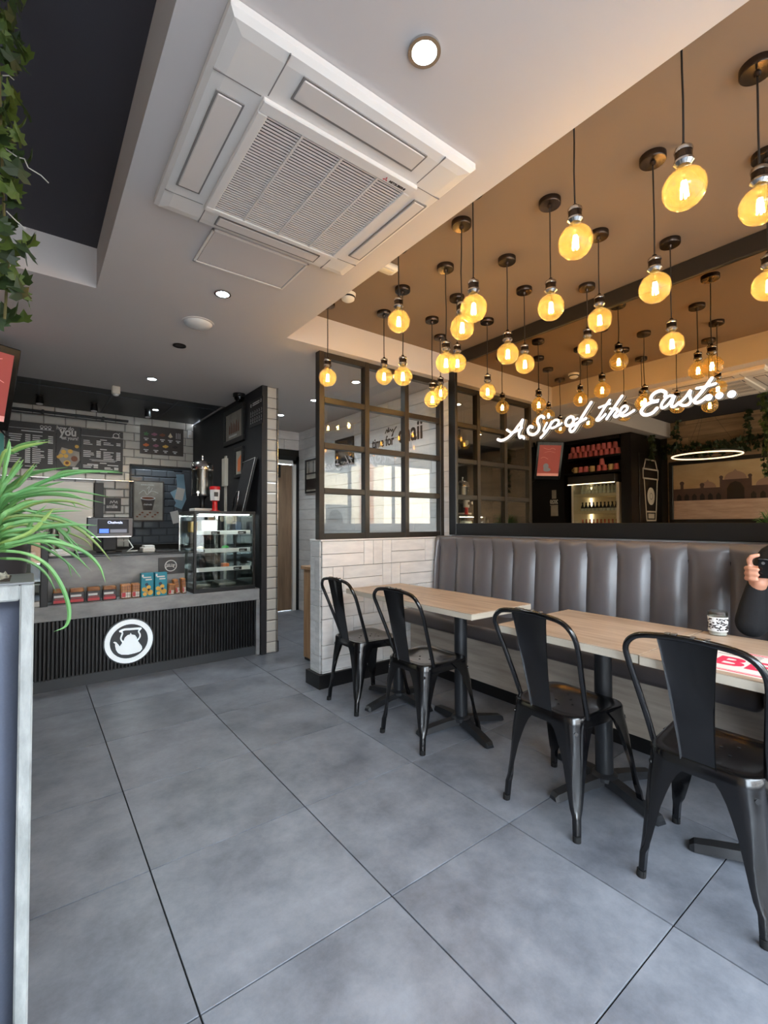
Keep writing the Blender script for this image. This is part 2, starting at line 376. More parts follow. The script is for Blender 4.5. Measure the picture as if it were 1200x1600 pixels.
# front wall with the shop window
wf = MB(); wf.box(XL, -1.6, YF-.15, YF, 0, ZR+.1); wf.box(2.9, XR, YF-.15, YF, 0, ZR+.1)
wf.box(-1.6, 2.9, YF-.15, YF, 2.47, ZR+.1); wf.box(-1.6, 2.9, YF-.15, YF, 0, .17)
struct('wall_front', wf, 'wall_white')
sw = shell('window_2', (.65, YF-.07, .17))
for x in (-1.6, -.1, 1.0, 1.95, 2.85): MB().box(x, x+.05, YF-.10, YF-.04, .17, 2.47).build('mullion', 'black_trim', sw)
for z in (.17, 2.42): MB().box(-1.6, 2.9, YF-.10, YF-.04, z, z+.05).build('rail', 'black_trim', sw)
for a, b in ((-1.55, -.1), (-.05, 1.0), (1.05, 1.95), (2.0, 2.85)): MB().rect(a, .22, b, 2.42, 0, FM((0, YF-.07, 0), '+Y') @ Matrix.Scale(-1, 4, (1, 0, 0))).build('pane', 'shop_glass', sw)

# planked surfaces ------------------------------------------------
def plank_row(parent, mat, facing, o, length, z0, z1, th, seg, gap=.003, holes=()):
    M = FM(o, facing); x = -random.uniform(0, seg)
    while x < length:
        a, b = max(0, x), min(length, x+seg*random.uniform(.85, 1.15)); x = b if b > 0 else x+seg
        if b-a < .04: continue
        spans = [(a, b)]
        for hx0, hx1, hz0, hz1 in holes:
            if z1 > hz0 and z0 < hz1:
                ns = []
                for p, q in spans:
                    if hx0 > p: ns.append((p, min(q, hx0)))
                    if hx1 < q: ns.append((max(p, hx1), q))
                    if hx1 <= p or hx0 >= q: ns = [(p, q)] if not ns else ns
                spans = [s_ for s_ in ns if s_[1]-s_[0] > .02]
        for p, q in spans:
            MB().rbox(p+gap/2, q-gap/2, z0+gap/2, z1-gap/2, 0, th+random.uniform(-.002, .002), .0015, M).build('plank', mat, parent)
# corridor side wall beyond the partition (facing -X) and strip beside the mirror
wrp = shell('trim_1', (XR, 4.5, 0), 'whitewashed horizontal boards on the corridor wall')
z = 0
while z < ZS-.01:
    plank_row(wrp, 'white_plank', '-X', (XR, 5.95, 0), 5.95-2.96, z, min(ZS, z+.14), .02, 1.0, .005); z += .14
z = 0
while z < ZS-.01:
    plank_row(wdoor, 'white_plank', '-Y', (1.86, 5.95, 0), XR-1.86-.02, z, min(ZS, z+.14), .018, .9, .005, holes=((.44, 1.14, 0, 2.14),)); z += .14
z = 0
while z < ZR:
    plank_row(wl, 'tan_plank', '+X', (XL, -1.0, 0), 4.0, z, min(ZR, z+.19), .02, 1.1, .004); z += .19

# metro tiles ------------------------------------------------------
TC = {}
def tiles(parent, mat, facing, o, w, z0, z1, tw=.2, th=.1, holes=(), stagger=True):
    M = FM(o, facing); r = 0; z = z0
    rot = M.to_euler()
    while z < z1-.02:
        h = min(th, z1-z); x = -(tw/2 if (r % 2 and stagger) else 0)
        while x < w-.005:
            a, b = max(0, x), min(w, x+tw); x += tw
            for hx0, hx1, hz0, hz1 in holes:
                if z+h > hz0+.03 and z < hz1-.03:
                    if a >= hx0-.01 and b <= hx1+.01: a = b
                    elif a < hx0 < b: b = hx0
                    elif a < hx1 < b: a = hx1
            if b-a < .02: continue
            k = (mat, round(b-a, 3), round(h, 3))
            if k not in TC:
                W_, H_ = k[1]-.005, k[2]-.005; e = .011
                vs = [(-W_/2, -H_/2, 0), (W_/2, -H_/2, 0), (W_/2, H_/2, 0), (-W_/2, H_/2, 0), (-W_/2, -H_/2, .004), (W_/2, -H_/2, .004), (W_/2, H_/2, .004), (-W_/2, H_/2, .004),
                      (-W_/2+e, -H_/2+e, .009), (W_/2-e, -H_/2+e, .009), (W_/2-e, H_/2-e, .009), (-W_/2+e, H_/2-e, .009)]
                fs = [(0, 1, 5, 4), (1, 2, 6, 5), (2, 3, 7, 6), (3, 0, 4, 7), (4, 5, 9, 8), (5, 6, 10, 9), (6, 7, 11, 10), (7, 4, 8, 11), (8, 9, 10, 11)]
                if W_ > .024: TC[k] = MB().add(vs, fs).mesh('tile', mat)
                else: TC[k] = MB().box(-W_/2, W_/2, -H_/2, H_/2, 0, .006).mesh('tile', mat)
            inst('tile', TC[k], parent, M @ Vector(((a+b)/2, z+h/2, 0)), rot)
        z += h; r += 1
tiles(wback, 'metro_tile', '-Y', (-.5, YB, 0), 2.20, .93, 2.53, holes=((1.46, 2.30, .90, 1.94),))
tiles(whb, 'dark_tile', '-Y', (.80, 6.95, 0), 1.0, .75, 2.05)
tiles(wdiv, 'metro_tile', '-Y', (1.752, 4.125, 0), .104, 0.0, 2.5, tw=.104, th=.1, stagger=False)
MB().box(1.857, 1.862, 4.10, 4.14, 0, ZS).build('corner_strip', 'chrome', wdiv)
MB().box(1.70, 1.752, 4.10, 4.13, 0, ZS).build('end_trim', 'black_paint', wdiv)
MB().box(1.862, 1.88, 4.12, 5.9, 0, .10).build('skirting', 'black_trim', wdiv)
# hatch lining
MB().box(.955, .975, YB-.02, YB+.14, .95, 1.94).box(.955, 1.70, YB-.02, YB+.14, 1.925, 1.945).box(.955, 1.70, YB-.02, YB+.14, .94, .955).build('hatch_lining', 'black_trim', wback)

# partition: planked half wall + glazed screen ---------------------------------
PX0, PX1, PY0, PY1, PZ = 1.715, XR, 3.02, 3.165, 1.088
wp = struct('wall_partition', MB().box(PX0, PX1-.001, PY0, PY1, 0, PZ-.012), 'plank_gap', 'low half wall clad in whitewashed boards laid in basket weave')
MB().rbox(PX0-.012, PX1-.002, PY0-.014, PY1+.01, PZ-.013, PZ, .002).build('capping', 'white_plank', wp)
MB().box(PX0-.035, PX1-.002, PY0-.035, PY1+.03, 0, .10).build('skirting', 'black_trim', wp)
def weave(M, W_, z0, z1, mat):
    RH = .192; z = z1; r = 0
    while z > z0+.01:
        zb = max(z0, z-RH); x = 0; k = r % 2
        while x < W_-.01:
            if k == 0:
                b = min(W_, x+.375)
                for a_, c_ in ((zb, (zb+z)/2), ((zb+z)/2, z)): MB().rbox(x+.002, b-.002, a_+.002, c_-.002, 0, .016+random.uniform(-.0015, .0015), .0012, M).build('plank', mat, wp)
            else:
                b = x
                for q in range(2 if r % 3 else 3):
                    c_ = min(W_, b+.092)
                    if c_-b > .01: MB().rbox(b+.002, c_-.002, zb+.002, z-.002, 0, .016+random.uniform(-.0015, .0015), .0012, M).build('plank', mat, wp)
                    b = c_
            x = b; k = 1-k
        z = zb; r += 1
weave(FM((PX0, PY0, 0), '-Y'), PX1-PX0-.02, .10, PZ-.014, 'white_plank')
Mle = FM((PX0, PY1, 0), '-X'); z = PZ-.014; k = 0
while z > .11:
    h = [.115, .25, .115, .115, .25, .115][k % 6]; a_ = max(.10, z-h)
    if h > .2: sp = [(0, .07), (.07, PY1-PY0)]
    else: sp = [(0, PY1-PY0)]
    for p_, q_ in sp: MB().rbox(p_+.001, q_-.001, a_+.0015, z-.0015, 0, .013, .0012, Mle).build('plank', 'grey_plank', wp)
    z = a_; k += 1
# the screen
GX0, GX1, GZ0, GZ1, GY = 1.695, 2.985, 1.088, 2.50, 3.045
scr = shell('window_1', ((GX0+GX1)/2, GY, GZ0), 'bronze black metal grid screen with clear panes on the half wall')
nC, nR, BW = 3, 4, .045
xs = [GX0+(GX1-GX0-BW)*i/nC for i in range(nC+1)]; zs = [GZ0+(GZ1-GZ0-BW)*i/nR for i in range(nR+1)]
for i, x in enumerate(xs): MB().rbox(x, x+BW, GY-.03, GY+.03, GZ0, GZ1, .003).build('stile' if i in (0, nC) else 'mullion', 'frame_bronze', scr)
for j, z in enumerate(zs):
    for i in range(nC): MB().rbox(xs[i]+BW, xs[i+1], GY-.027, GY+.027, z, z+BW, .003).build('rail', 'frame_bronze', scr)
for i in range(nC):
    for j in range(nR):
        MB().box(xs[i]+BW-.004, xs[i+1]+.004, GY-.001, GY+.001, zs[j]+BW-.004, zs[j+1]+.004).build('pane', 'pane_glass', scr)
# corridor door
d1 = shell('door_1', (2.65, 5.95, 0), 'light wooden door at the end of the corridor')
MB().rbox(2.36, 2.915, 5.965, 6.005, .005, 2.03, .003).build('leaf', 'door_wood', d1)
MB().box(2.915, 2.965, 5.93, 6.0, 0, 2.09).box(2.31, 2.36, 5.93, 6.0, 0, 2.09).box(2.31, 2.965, 5.93, 6.0, 2.04, 2.09).build('lining', 'white_plastic', d1)
MB().box(2.965, 3.005, 5.925, 6.0, 0, 2.15).box(2.27, 2.31, 5.925, 6.0, 0, 2.15).box(2.27, 3.005, 5.925, 6.0, 2.09, 2.15).build('architrave', 'black_trim', d1)
MB().rbox(2.62, 2.72, 5.90, 5.96, 1.84, 2.02, .006).build('door_closer', 'black_trim', d1)
MB().cyl((2.42, 5.965, 1.0), (2.42, 5.91, 1.0), .012).cyl((2.42, 5.915, 1.0), (2.54, 5.915, 1.0), .010).build('handle', 'chrome', d1, 40)
# cream door frame on the black wall
MB().box(1.685, 1.70, 5.06, 5.11, .0, 1.95).build('door_trim', 'cream', wdiv)
MB().box(1.665, 1.70, 5.03, 5.13, 1.62, 1.92).build('door_catch', 'cream', wdiv)

# outside: pavement, road and the building across the street
struct('ground_pavement', MB().box(-9, 12, -4.5, YF-.15, -.12, -.02), 'pavement'); struct('ground_road', MB().box(-9, 12, -10.5, -4.5, -.2, -.1), 'road')
bd = thing('street_building', 'pale rendered building with brick piers across the street', 'building', (1.5, -11.2, -.1))
MB().box(-7, 10, -13, -11.0, -.1, 5.6).build('wall', 'render_pale', bd)
for i, x in enumerate((-6, -3, 0, 3, 6, 9)):
    MB().box(x-.35, x+.35, -11.0, -10.9, -.1, 5.0).build('pier', 'facade_brick', bd)
    for z in (.6, 3.3):
        w_ = MB().box(x+.8, x+2.2, -11.0, -10.95, z, z+1.5).build('window', 'white_plastic', bd)
        MB().box(x+.88, x+2.12, -10.95, -10.94, z+.08, z+1.42).build('window_pane', 'facade_glass', w_)
MB().box(-7, 10, -11.0, -10.7, 5.4, 5.6).build('cornice', 'white_plastic', bd)

# ================================================================== MIRROR, SIGN, BANQUETTE, TABLES, CHAIRS
MY0, MY1, MZ0, MZ1 = -.95, 2.96, 1.105, 2.72
mir = thing('wall_mirror', 'large bronze tinted wall mirror in a black frame above the banquette', 'mirror', (XM+.015, 1.0, MZ0))
MB().box(XM+.004, XM+.012, MY0+.03, MY1-.05, MZ0+.06, MZ1-.06).build('mirror_glass', 'mirror_bronze', mir)
MB().rbox(XM-.012, XR-.001, MY1-.085, MY1, MZ0, MZ1-.002, .003).build('frame_stile', 'black_trim', mir)
MB().rbox(XM-.012, XR-.001, MY0, MY0+.085, MZ0, MZ1-.002, .003).build('frame_stile', 'black_trim', mir)
MB().rbox(XM-.012, XR-.001, MY0+.085, MY1-.085, MZ0, 1.206, .003).build('frame_rail', 'black_trim', mir)
MB().rbox(XM-.012, XR-.001, MY0+.085, MY1-.085, 2.615, MZ1-.002, .003).build('frame_rail', 'frame_bronze', mir)

# script lettering: strokes traced on the sign plane
SX = XM
def k4(x, y): return (770+x/6, 580+y/6)
def k5(x, y): return (940+x/5.217, 570+y/5.217)
LET = [
 ('letter', k4, [(24, [(60, 642), (95, 652), (150, 628), (205, 575), (250, 515), (292, 462)]), (24, [(292, 462), (278, 530), (258, 590), (268, 625), (285, 612)]), (20, [(145, 552), (190, 578), (240, 562), (285, 535)])]),
 ('mark', k4, [(22, [(300, 618), (306, 632)])]),
 ('letter', k4, [(25, [(492, 440), (470, 424), (438, 445), (432, 482), (448, 520), (438, 565), (398, 596), (355, 588), (342, 552), (362, 520), (385, 528)])]),
 ('letter', k4, [(20, [(520, 488), (498, 530), (488, 560), (508, 566), (545, 525)])]), ('mark', k4, [(22, [(534, 436), (540, 432)])]),
 ('letter', k4, [(22, [(566, 478), (530, 545), (492, 595), (462, 626)]), (20, [(548, 515), (585, 468), (618, 460), (632, 482), (605, 520), (566, 536), (548, 525)]), (15, [(618, 515), (640, 505), (660, 488)])]),
 ('letter', k4, [(24, [(745, 430), (715, 445), (695, 482), (708, 512), (742, 508), (770, 475), (768, 440), (742, 430)]), (16, [(762, 455), (785, 458), (808, 445)])]),
 ('letter', k4, [(24, [(935, 296), (900, 350), (850, 430), (800, 515), (768, 562), (742, 568), (736, 540), (765, 512), (820, 482), (885, 446)])]),
 ('letter', k4, [(22, [(1108, 275), (1060, 345), (1010, 425), (985, 458), (1005, 464), (1040, 436), (1068, 408)]), (18, [(1008, 345), (1060, 325), (1112, 308)])]),
 ('letter', k5, [(20, [(178, 258), (140, 312), (96, 378), (52, 444)]), (19, [(78, 408), (112, 368), (136, 362), (136, 384), (112, 418), (130, 428), (152, 412)])]),
 ('letter', k5, [(19, [(150, 412), (196, 388), (222, 358), (206, 338), (178, 352), (160, 392), (172, 418), (215, 412), (275, 375)])]),
 ('letter', k5, [(24, [(528, 262), (532, 232), (495, 215), (440, 236), (412, 276), (432, 304), (478, 296), (420, 308), (360, 342), (334, 385), (362, 412), (420, 398), (462, 358)])]),
 ('letter', k5, [(20, [(592, 258), (560, 258), (520, 292), (496, 336), (508, 356), (546, 334), (588, 280), (604, 258), (586, 310), (580, 342), (606, 342), (640, 312)])]),
 ('letter', k5, [(20, [(630, 325), (690, 272), (734, 212), (728, 256), (738, 296), (716, 328), (676, 336), (648, 324)])]),
 ('letter', k5, [(24, [(908, 114), (868, 170), (812, 240), (768, 290), (780, 314), (820, 300), (862, 270)]), (20, [(785, 196), (850, 184), (938, 158)])]),
 ('mark', k5, [(46, [(882, 270), (883, 270.2)])]), ('mark', k5, [(48, [(968, 255), (969, 255.2)])]), ('mark', k5, [(52, [(1068, 243), (1069, 243.2)])]),
]
sign = thing('script_sign', 'white illuminated script lettering mounted on the wall mirror', 'sign', (SX, 1.6, 1.85))
# sign local frame: x = towards -Y from Y=2.4, y = z
MS = FM((SX, 2.4, 0), '-X')
for nm, kf, strokes in LET:
    parts = {'face': MB(), 'body': MB(), 'rear': MB()}
    sc = 6 if kf is k4 else 5.217
    for w, pts in strokes:
        q = [on(*kf(x, y), 0, SX) for x, y in pts]; q = [(2.4-a.y, a.z) for a in q]
        cx = sum(x for x, _ in pts)/len(pts); cy = sum(y for _, y in pts)/len(pts); u0, v0 = kf(cx, cy)
        ww = w/sc*abs(on(u0, v0+1, 0, SX).z-on(u0, v0, 0, SX).z)
        ww *= 1.18; parts['face'].stroke(q, ww, .0165, .018, MS); parts['body'].stroke(q, ww*.98, .004, .0165, MS)
        parts['rear'].stroke(q, ww, .0, .004, MS)
    fo = parts['face'].build(nm, 'sign_white', sign)
    parts['body'].build('return', 'slat_back', fo); parts['rear'].build('rear_plate', 'paper_white', fo)
for y, z in ((2.1, 1.9), (1.75, 1.92), (1.4, 1.93), (1.05, 1.94)): MB().cyl((SX, y, z), (XM+.004, y, z), .003).build('standoff', 'chrome', sign)

# banquette ---------------------------------------------------------
BY0, BY1 = -.62, 2.983
bq = thing('banquette', 'long dark leather banquette with channelled back below the mirror', 'banquette', (2.75, 1.2, 0))
MB().box(2.55, XR-.002, BY0, BY1, 0.085, .40).build('plinth', 'plinth_wood', bq)
MB().box(2.57, XR-.002, BY0, BY1-.01, 0, .085).build('toe_kick', 'black_trim', bq)
MB().box(2.86, XR-.002, BY0, BY1, .40, 1.085).build('back_board', 'black_trim', bq)
for a, b in ((BY0, .6), (.6, 1.8), (1.8, BY1)):
    MB().rbox(2.43, 2.89, a+.002, b-.002, .40, .505, .03, seg=4).build('seat_cushion', 'leather_seat', bq, 50)
CWD = .1925; ymax = 2.938
seams = [ymax-CWD*k for k in range(-1, 20)]
def channel(y0, y1):
    nY, prof = 9, []
    # profile up the back: (z, x offset of surface, tuck factor)
    zsx = [(.50, 2.80), (.60, 2.792), (.75, 2.80), (.90, 2.812), (1.0, 2.822), (1.05, 2.828), (1.08, 2.838), (1.094, 2.856), (1.098, 2.89)]
    vs, fs = [], []
    for z, x in zsx:
        for i in range(nY):
            t = -1+2*i/(nY-1)
            bul = .044*(1-abs(t)**2.0*(1-(0 if z < 1.0 else min(.85, (z-1.0)*9))))
            vs.append((x+.040-bul, (y0+y1)/2+t*(y1-y0)/2, z))
    for k in range(len(zsx)-1):
        for i in range(nY-1): fs.append((k*nY+i, k*nY+nY+i, k*nY+nY+i+1, k*nY+i+1))
    return MB().add(vs, fs)
for s_ in seams:
    y1, y0 = min(BY1, s_), max(BY0, s_-CWD)
    if y1-y0 > .03: channel(y0, y1).build('back_channel', 'leather', bq, 60)

# tables -----------------------------------------------------------
TZ = .745
def table(x0, x1, y0, y1, label, bx, by, rot=0):
    t = thing('bistro_table', label, 'table', (bx, by, 0), 'bistro tables along the banquette')
    tp = MB().rbox(x0, x1, y0, y1, TZ-.004, TZ, .001).build('table_top', 'table_wood', t)
    MB().rbox(x0, x1, y0, y1, TZ-.033, TZ-.004, .002).build('edge_band', 'table_edge', t)
    MB().lathe([(.038, .05), (.038, TZ-.045), (.11, TZ-.043), (.11, TZ-.033)], (bx, by, 0), 28).build('column', 'table_black', t, 40)
    MB().lathe([(.058, .045), (.058, .062), (.042, .075)], (bx, by, 0), 24).build('collar', 'table_black', t, 40)
    for k in range(4):
        a = rot+k*PI/2; M = T(bx, by, 0) @ Matrix.Rotation(a, 4, 'Z'); L_ = .285
        vs = []; fs = []
        for x, w, h0, h1 in ((.0, .034, .03, .066), (.10, .032, .026, .058), (.22, .030, .010, .040), (.275, .028, .002, .030), (.29, .022, .002, .018)):
            vs += [(x, -w, h0), (x, w, h0), (x, w*.72, h1), (x, -w*.72, h1)]
        for i in range(4):
            for q in range(4): fs.append((4*i+q, 4*i+(q+1) % 4, 4*i+4+(q+1) % 4, 4*i+4+q))
        fs += [(0, 3, 2, 1), (16, 17, 18, 19)]
        MB().add(vs, fs, M).build('foot', 'table_black', t)
        MB().cyl(M @ Vector((.26, 0, 0)), M @ Vector((.26, 0, .012)), .015).build('glide', 'black_trim', t)
    return t
table(1.785, 2.285, 2.203, 2.79, 'pale wood table closest to the white plank half wall', 2.02, 2.49, .1)
table(1.785, 2.285, 1.612, 2.20, 'pale wood table butted to the half-wall table with one end free', 2.045, 1.935, -.25)
table(1.70, 2.29, .762, 1.385, 'pale wood table beside the gap, joined to the table with the placemat', 2.10, 1.10, -.3)
table(1.69, 2.29, .13, .757, 'pale wood table with printed placemat and candle jar', 2.07, .44, -1.20)

# chairs -------------------------------------------------------------
def lerp(a, b, t): return a+(b-a)*t
def make_chair():
    c = thing('metal_chair', '', 'chair', (0, 0, 0), 'black metal cafe chairs')
    # seat pan: rounded trapezoid, slightly dished, with a rolled skirt
    def outline(g, z, n=7, rc=.062):
        xr, xf, wr, wf = -.175-g, .165+g, .158+g, .178+g; pts = []
        cor = [(xf, -wf, -PI/2), (xf, wf, 0), (xr, wr, PI/2), (xr, -wr, PI)]
        for x, y, a0 in cor:
            cx, cy = x-math.copysign(rc, x), y-math.copysign(rc, y)
            for i in range(n):
                a = a0+PI/2*i/(n-1); pts.append((cx+rc*math.cos(a), cy+rc*math.sin(a), z))
        return pts
    rings = [outline(.004, .398), outline(.004, .436), outline(.0, .444), outline(-.012, .446), outline(-.03, .440), outline(-.08, .434, rc=.035)]
    n = len(rings[0]); vs = sum(rings, []); fs = []
    for k in range(len(rings)-1):
        for i in range(n): fs.append((k*n+i, k*n+(i+1) % n, (k+1)*n+(i+1) % n, (k+1)*n+i))
    vs.append((-.005, 0, .432)); ci = len(vs)-1
    for i in range(n): fs.append(((len(rings)-1)*n+i, (len(rings)-1)*n+(i+1) % n, ci))
    seat = MB().add(vs, fs).build('seat', 'chair_black', c, 40)
    h = MB()
    for x, y in ((-.02, -.04), (-.02, .04), (.03, 0), (.07, -.04), (.07, .04), (-.06, 0)): h.disc(x, y, .005, .4335, .4345, 10)
    h.build('drain_holes', 'slat_back', seat)['kind'] = 'stuff'
    # legs: folded sheet, two flanges round a corner, narrowing to a tube foot
    for sx, sy, top, ft in ((-1, -1, (-.172, -.155), (-.205, -.175)), (-1, 1, (-.172, .155), (-.205, .175)), (1, -1, (.162, -.175), (.215, -.22)), (1, 1, (.162, .175), (.215, .22))):
        lv = [(.436, .150, .060), (.418, .134, .060), (.402, .118, .058), (.38, .102, .055), (.35, .088, .050), (.31, .075, .045), (.26, .061, .036), (.20, .050, .032), (.15, .041, .028), (.11, .033, .024), (.09, .025, .020), (.08, .0235, .0135), (0, .022, .0125)]
        vs = []; fs = []; K = 13
        for z, w, rc in lv:
            t = (.436-z)/.436; cx, cy = lerp(top[0], ft[0], t), lerp(top[1], ft[1], t)
            rc = min(rc, w); ox, oy = cx+sx*.005, cy+sy*.005
            sec = []
            for i in range(K):
                u = i/(K-1)
                if u < .3: q = u/.3; sec.append((-(w-(w-rc)*q), 0))
                elif u > .7: q = (u-.7)/.3; sec.append((0, -(rc+(w-rc)*q)))
                else:
                    a = PI/2*(1-(u-.3)/.4); dent = .010*math.exp(-((u-.5)/.10)**2) if .10 < z < .30 else 0
                    rr = rc-dent*min(1, (.30-z)/.06)*min(1, (z-.10)/.04+.15)
                    sec.append((-rc+rr*math.cos(a), -rc+rr*math.sin(a)))
            for a, b in sec: vs.append((ox+sx*a, oy+sy*b, z))
        m_ = len(lv)
        for k in range(m_-1):
            for i in range(K-1): fs.append((k*K+i, k*K+i+1, k*K+K+i+1, k*K+K+i))
        # inner skin so the folded sheet is closed
        ib = len(vs)
        for z, w, rc in lv:
            t = (.436-z)/.436; d = min(w, .026); vs.append((lerp(top[0], ft[0], t)+sx*(.005-d), lerp(top[1], ft[1], t)+sy*(.005-d), z))
        for k in range(m_-1):
            fs.append((k*K, k*K+K, ib+k+1, ib+k)); fs.append((ib+k, ib+k+1, k*K+K+K-1, k*K+K-1))
        fs.append([(m_-1)*K+i for i in range(K)]+[ib+m_-1])
        leg = MB().add(vs, fs).build('leg', 'chair_black', c, 50)
        MB().cyl((ft[0]-sx*.006, ft[1]-sy*.006, 0), (ft[0]-sx*.007, ft[1]-sy*.007, .022), .0150).build('rubber_foot', 'slat_back', leg, 40)
    MB().tube([(-.165, -.15, .385), (0, 0, .375), (.16, .17, .385)], .008).build('brace', 'chair_black', c, 50)
    MB().tube([(-.165, .15, .385), (0, 0, .375), (.16, -.17, .385)], .008).build('brace', 'chair_black', c, 50)
    # hoop
    hp = [(-.105, .160, .435), (-.135, .168, .52), (-.180, .182, .64), (-.215, .193, .73), (-.240, .190, .785), (-.250, .160, .822), (-.256, .11, .838), (-.258, .0, .846)]
    full = hp+[(x, -y, z) for x, y, z in hp[-2::-1]]
    def cr(P, sub=4):
        P = [Vector(p) for p in P]; E = [P[0]*2-P[1]]+P+[P[-1]*2-P[-2]]; Q = []
        for i in range(1, len(E)-2):
            a, b, c_, d = E[i-1:i+3]
            for k in range(sub):
                t = k/sub; Q.append(.5*((2*b)+(c_-a)*t+(2*a-5*b+4*c_-d)*t*t+(3*b-a-3*c_+d)*t**3))
        return Q+[P[-1]]
    hoop = MB().tube(cr(full), .0105, 10).build('back_hoop', 'chair_black', c, 60)
    wr = MB()
    for y in (-.13, -.1, -.06, -.02, .03, .05, .09, .12):
        wr.rbox(-.266, -.248, y-.006, y+.004+random.random()*.006, .853, .8575, .001) if abs(y) < .08 else None
    wr.build('worn_paint', 'chair_wear', hoop)['kind'] = 'stuff'
    # splat
    vs, fs = [], []
    lv = [(.436, -.178, .050), (.50, -.190, .053), (.60, -.212, .060), (.70, -.230, .068), (.80, -.248, .079), (.842, -.256, .086)]
    for z, x, w in lv:
        for y in (-w, -w*.9, 0, w*.9, w):
            vs.append((x-(.006 if abs(y) > .95*w else 0)+.004, y, z))
        for y in (w, w*.9, 0, -w*.9, -w):
            vs.append((x-(.006 if abs(y) > .95*w else 0)+.0065, y, z))
    for k in range(5):
        for i in range(10): fs.append((k*10+i, k*10+(i+1) % 10, k*10+10+(i+1) % 10, k*10+10+i))
    fs += [list(range(10))[::-1], list(range(50, 60))]
    MB().add(vs, fs).build('splat', 'chair_black', c, 40)
    return c
ch = make_chair()
CH_ = [(1.84, 2.615, .0, 'black metal cafe chair standing in front of the white plank half wall'),
       (1.835, 2.0, .02, 'black metal cafe chair at the second table from the half wall'),
       (1.865, 1.14, -.04, 'black metal cafe chair at the third table from the half wall'),
       (1.875, .585, .0, 'black metal cafe chair at the table with the printed placemat')]
for i, (x, y, r, lab) in enumerate(CH_):
    o = ch if i == 0 else copy_tree(ch)
    o.location = (x, y, 0); o.rotation_euler = (0, 0, r); o['label'] = lab

# placemat and candle jar on the last table
pmt = thing('placemat', 'white paper placemat with pink border and pink lettering', 'placemat', (1.95, .42, TZ))
MB().box(1.72, 2.02, .20, .64, TZ, TZ+.0012).build('sheet', 'mat_white', pmt)
b_ = MB()
for i, (g, w) in enumerate(((.008, .008), (.022, .003))):
    x0, x1, y0, y1 = 1.72+g, 2.02-g, .20+g, .64-g
    b_.box(x0, x0+w, y0, y1, TZ+.0012, TZ+.0016).box(x1-w, x1, y0, y1, TZ+.0012, TZ+.0016).box(x0, x1, y0, y0+w, TZ+.0012, TZ+.0016).box(x0, x1, y1-w, y1, TZ+.0012, TZ+.0016)
b_.build('border', 'mat_pink', pmt)
Mp = Matrix(((0, 1, 0, 1.80), (-1, 0, 0, .585), (0, 0, 1, TZ+.0014), (0, 0, 0, 1)))
text(MB(), 'BES', .16, Mp, .0003, .004).build('lettering', 'mat_pink', pmt)
l_ = MB()
for i in range(3): l_.box(1.945+i*.018, 1.95+i*.018, .48, .60-.02*i, TZ+.0012, TZ+.0015)
l_.build('small_print', 'board_black', pmt)
jar = thing('candle_jar', 'glass candle jar with black and white printed band', 'jar', (2.255, .695, TZ))
MB().lathe([(.030, .001), (.032, .004), (.034, .03), (.035, .098), (.033, .098), (.031, .006)], (2.255, .695, TZ), 24).build('glass', 'clear_plastic', jar, 50)
MB().lathe([(.0345, .018), (.0356, .076)], (2.255, .695, TZ), 24, cap=False).build('printed_band', 'print_white', jar, 60)
pb = MB(); rnd = random.Random(3)
for k in range(200):
    a = rnd.uniform(0, 2*PI); zz = rnd.uniform(.022, .070); wd_ = rnd.uniform(.05, .16); hh = rnd.uniform(.002, .006)
    pb.add([(2.255+.0362*math.cos(a+s_*wd_), .695+.0362*math.sin(a+s_*wd_), TZ+zz+t_*hh) for s_, t_ in ((-1, 0), (1, 0), (1, 1), (-1, 1))], [(0, 1, 2, 3)])
pb.build('print', 'pack_black', jar)['kind'] = 'stuff'
MB().lathe([(.0, .004), (.030, .004), (.030, .016), (0, .016)], (2.255, .695, TZ), 20, cap=False).build('wax', 'paper_white', jar)

# ================================================================== CEILING FITTINGS
# cassette air conditioner
ac = thing('ceiling_cassette', 'white square ceiling air conditioner with slatted return grille', 'air conditioner', (.815, 1.545, 2.45))
AX0, AX1, AY0, AY1 = .372, 1.256, 1.100, 1.99
a_ = MB(); zA, zB = 2.462, 2.499
vs = []
for (g, z) in ((0, zB), (0, 2.478), (.014, 2.466), (.045, zA)):
    vs += [(AX0+g, AY0+g, z), (AX1-g, AY0+g, z), (AX1-g, AY1-g, z), (AX0+g, AY1-g, z)]
fs = [(4*k+i, 4*k+4+i, 4*k+4+(i+1) % 4, 4*k+(i+1) % 4) for k in range(3) for i in range(4)]+[(12, 15, 14, 13)]
a_.add(vs, fs).build('fascia', 'ac_white', ac)
gx0, gx1, gy0, gy1 = .528, 1.128, 1.268, 1.862
gf = MB()
for x0, x1, y0, y1 in ((gx0, gx1, gy0, gy0+.045), (gx0, gx1, gy1-.028, gy1), (gx0, gx0+.032, gy0+.045, gy1-.028), (gx1-.032, gx1, gy0+.045, gy1-.028)): gf.rbox(x0, x1, y0, y1, 2.446, 2.463, .003)
grl = gf.build('return_grille', 'ac_white', ac)
MB().box(gx0+.02, gx1-.02, gy0+.02, gy1-.02, 2.4605, 2.4635).build('grille_backing', 'ac_gap', grl)
nL = 40; ys = gy0+.045; ye = gy1-.028
lm = MB().rbox(gx0+.032, gx1-.032, -.0030, .0030, 2.449, 2.4535, .0008).mesh('louver', 'ac_louver')
for i in range(nL): inst('louver', lm, grl, (0, ys+(ye-ys)*(i+.5)/nL, 0))
for i in (1, 2, 3): MB().box(gx0+(gx1-gx0)*i/4-.004, gx0+(gx1-gx0)*i/4+.004, ys, ye, 2.4475, 2.4585).build('grille_rib', 'ac_louver', grl)
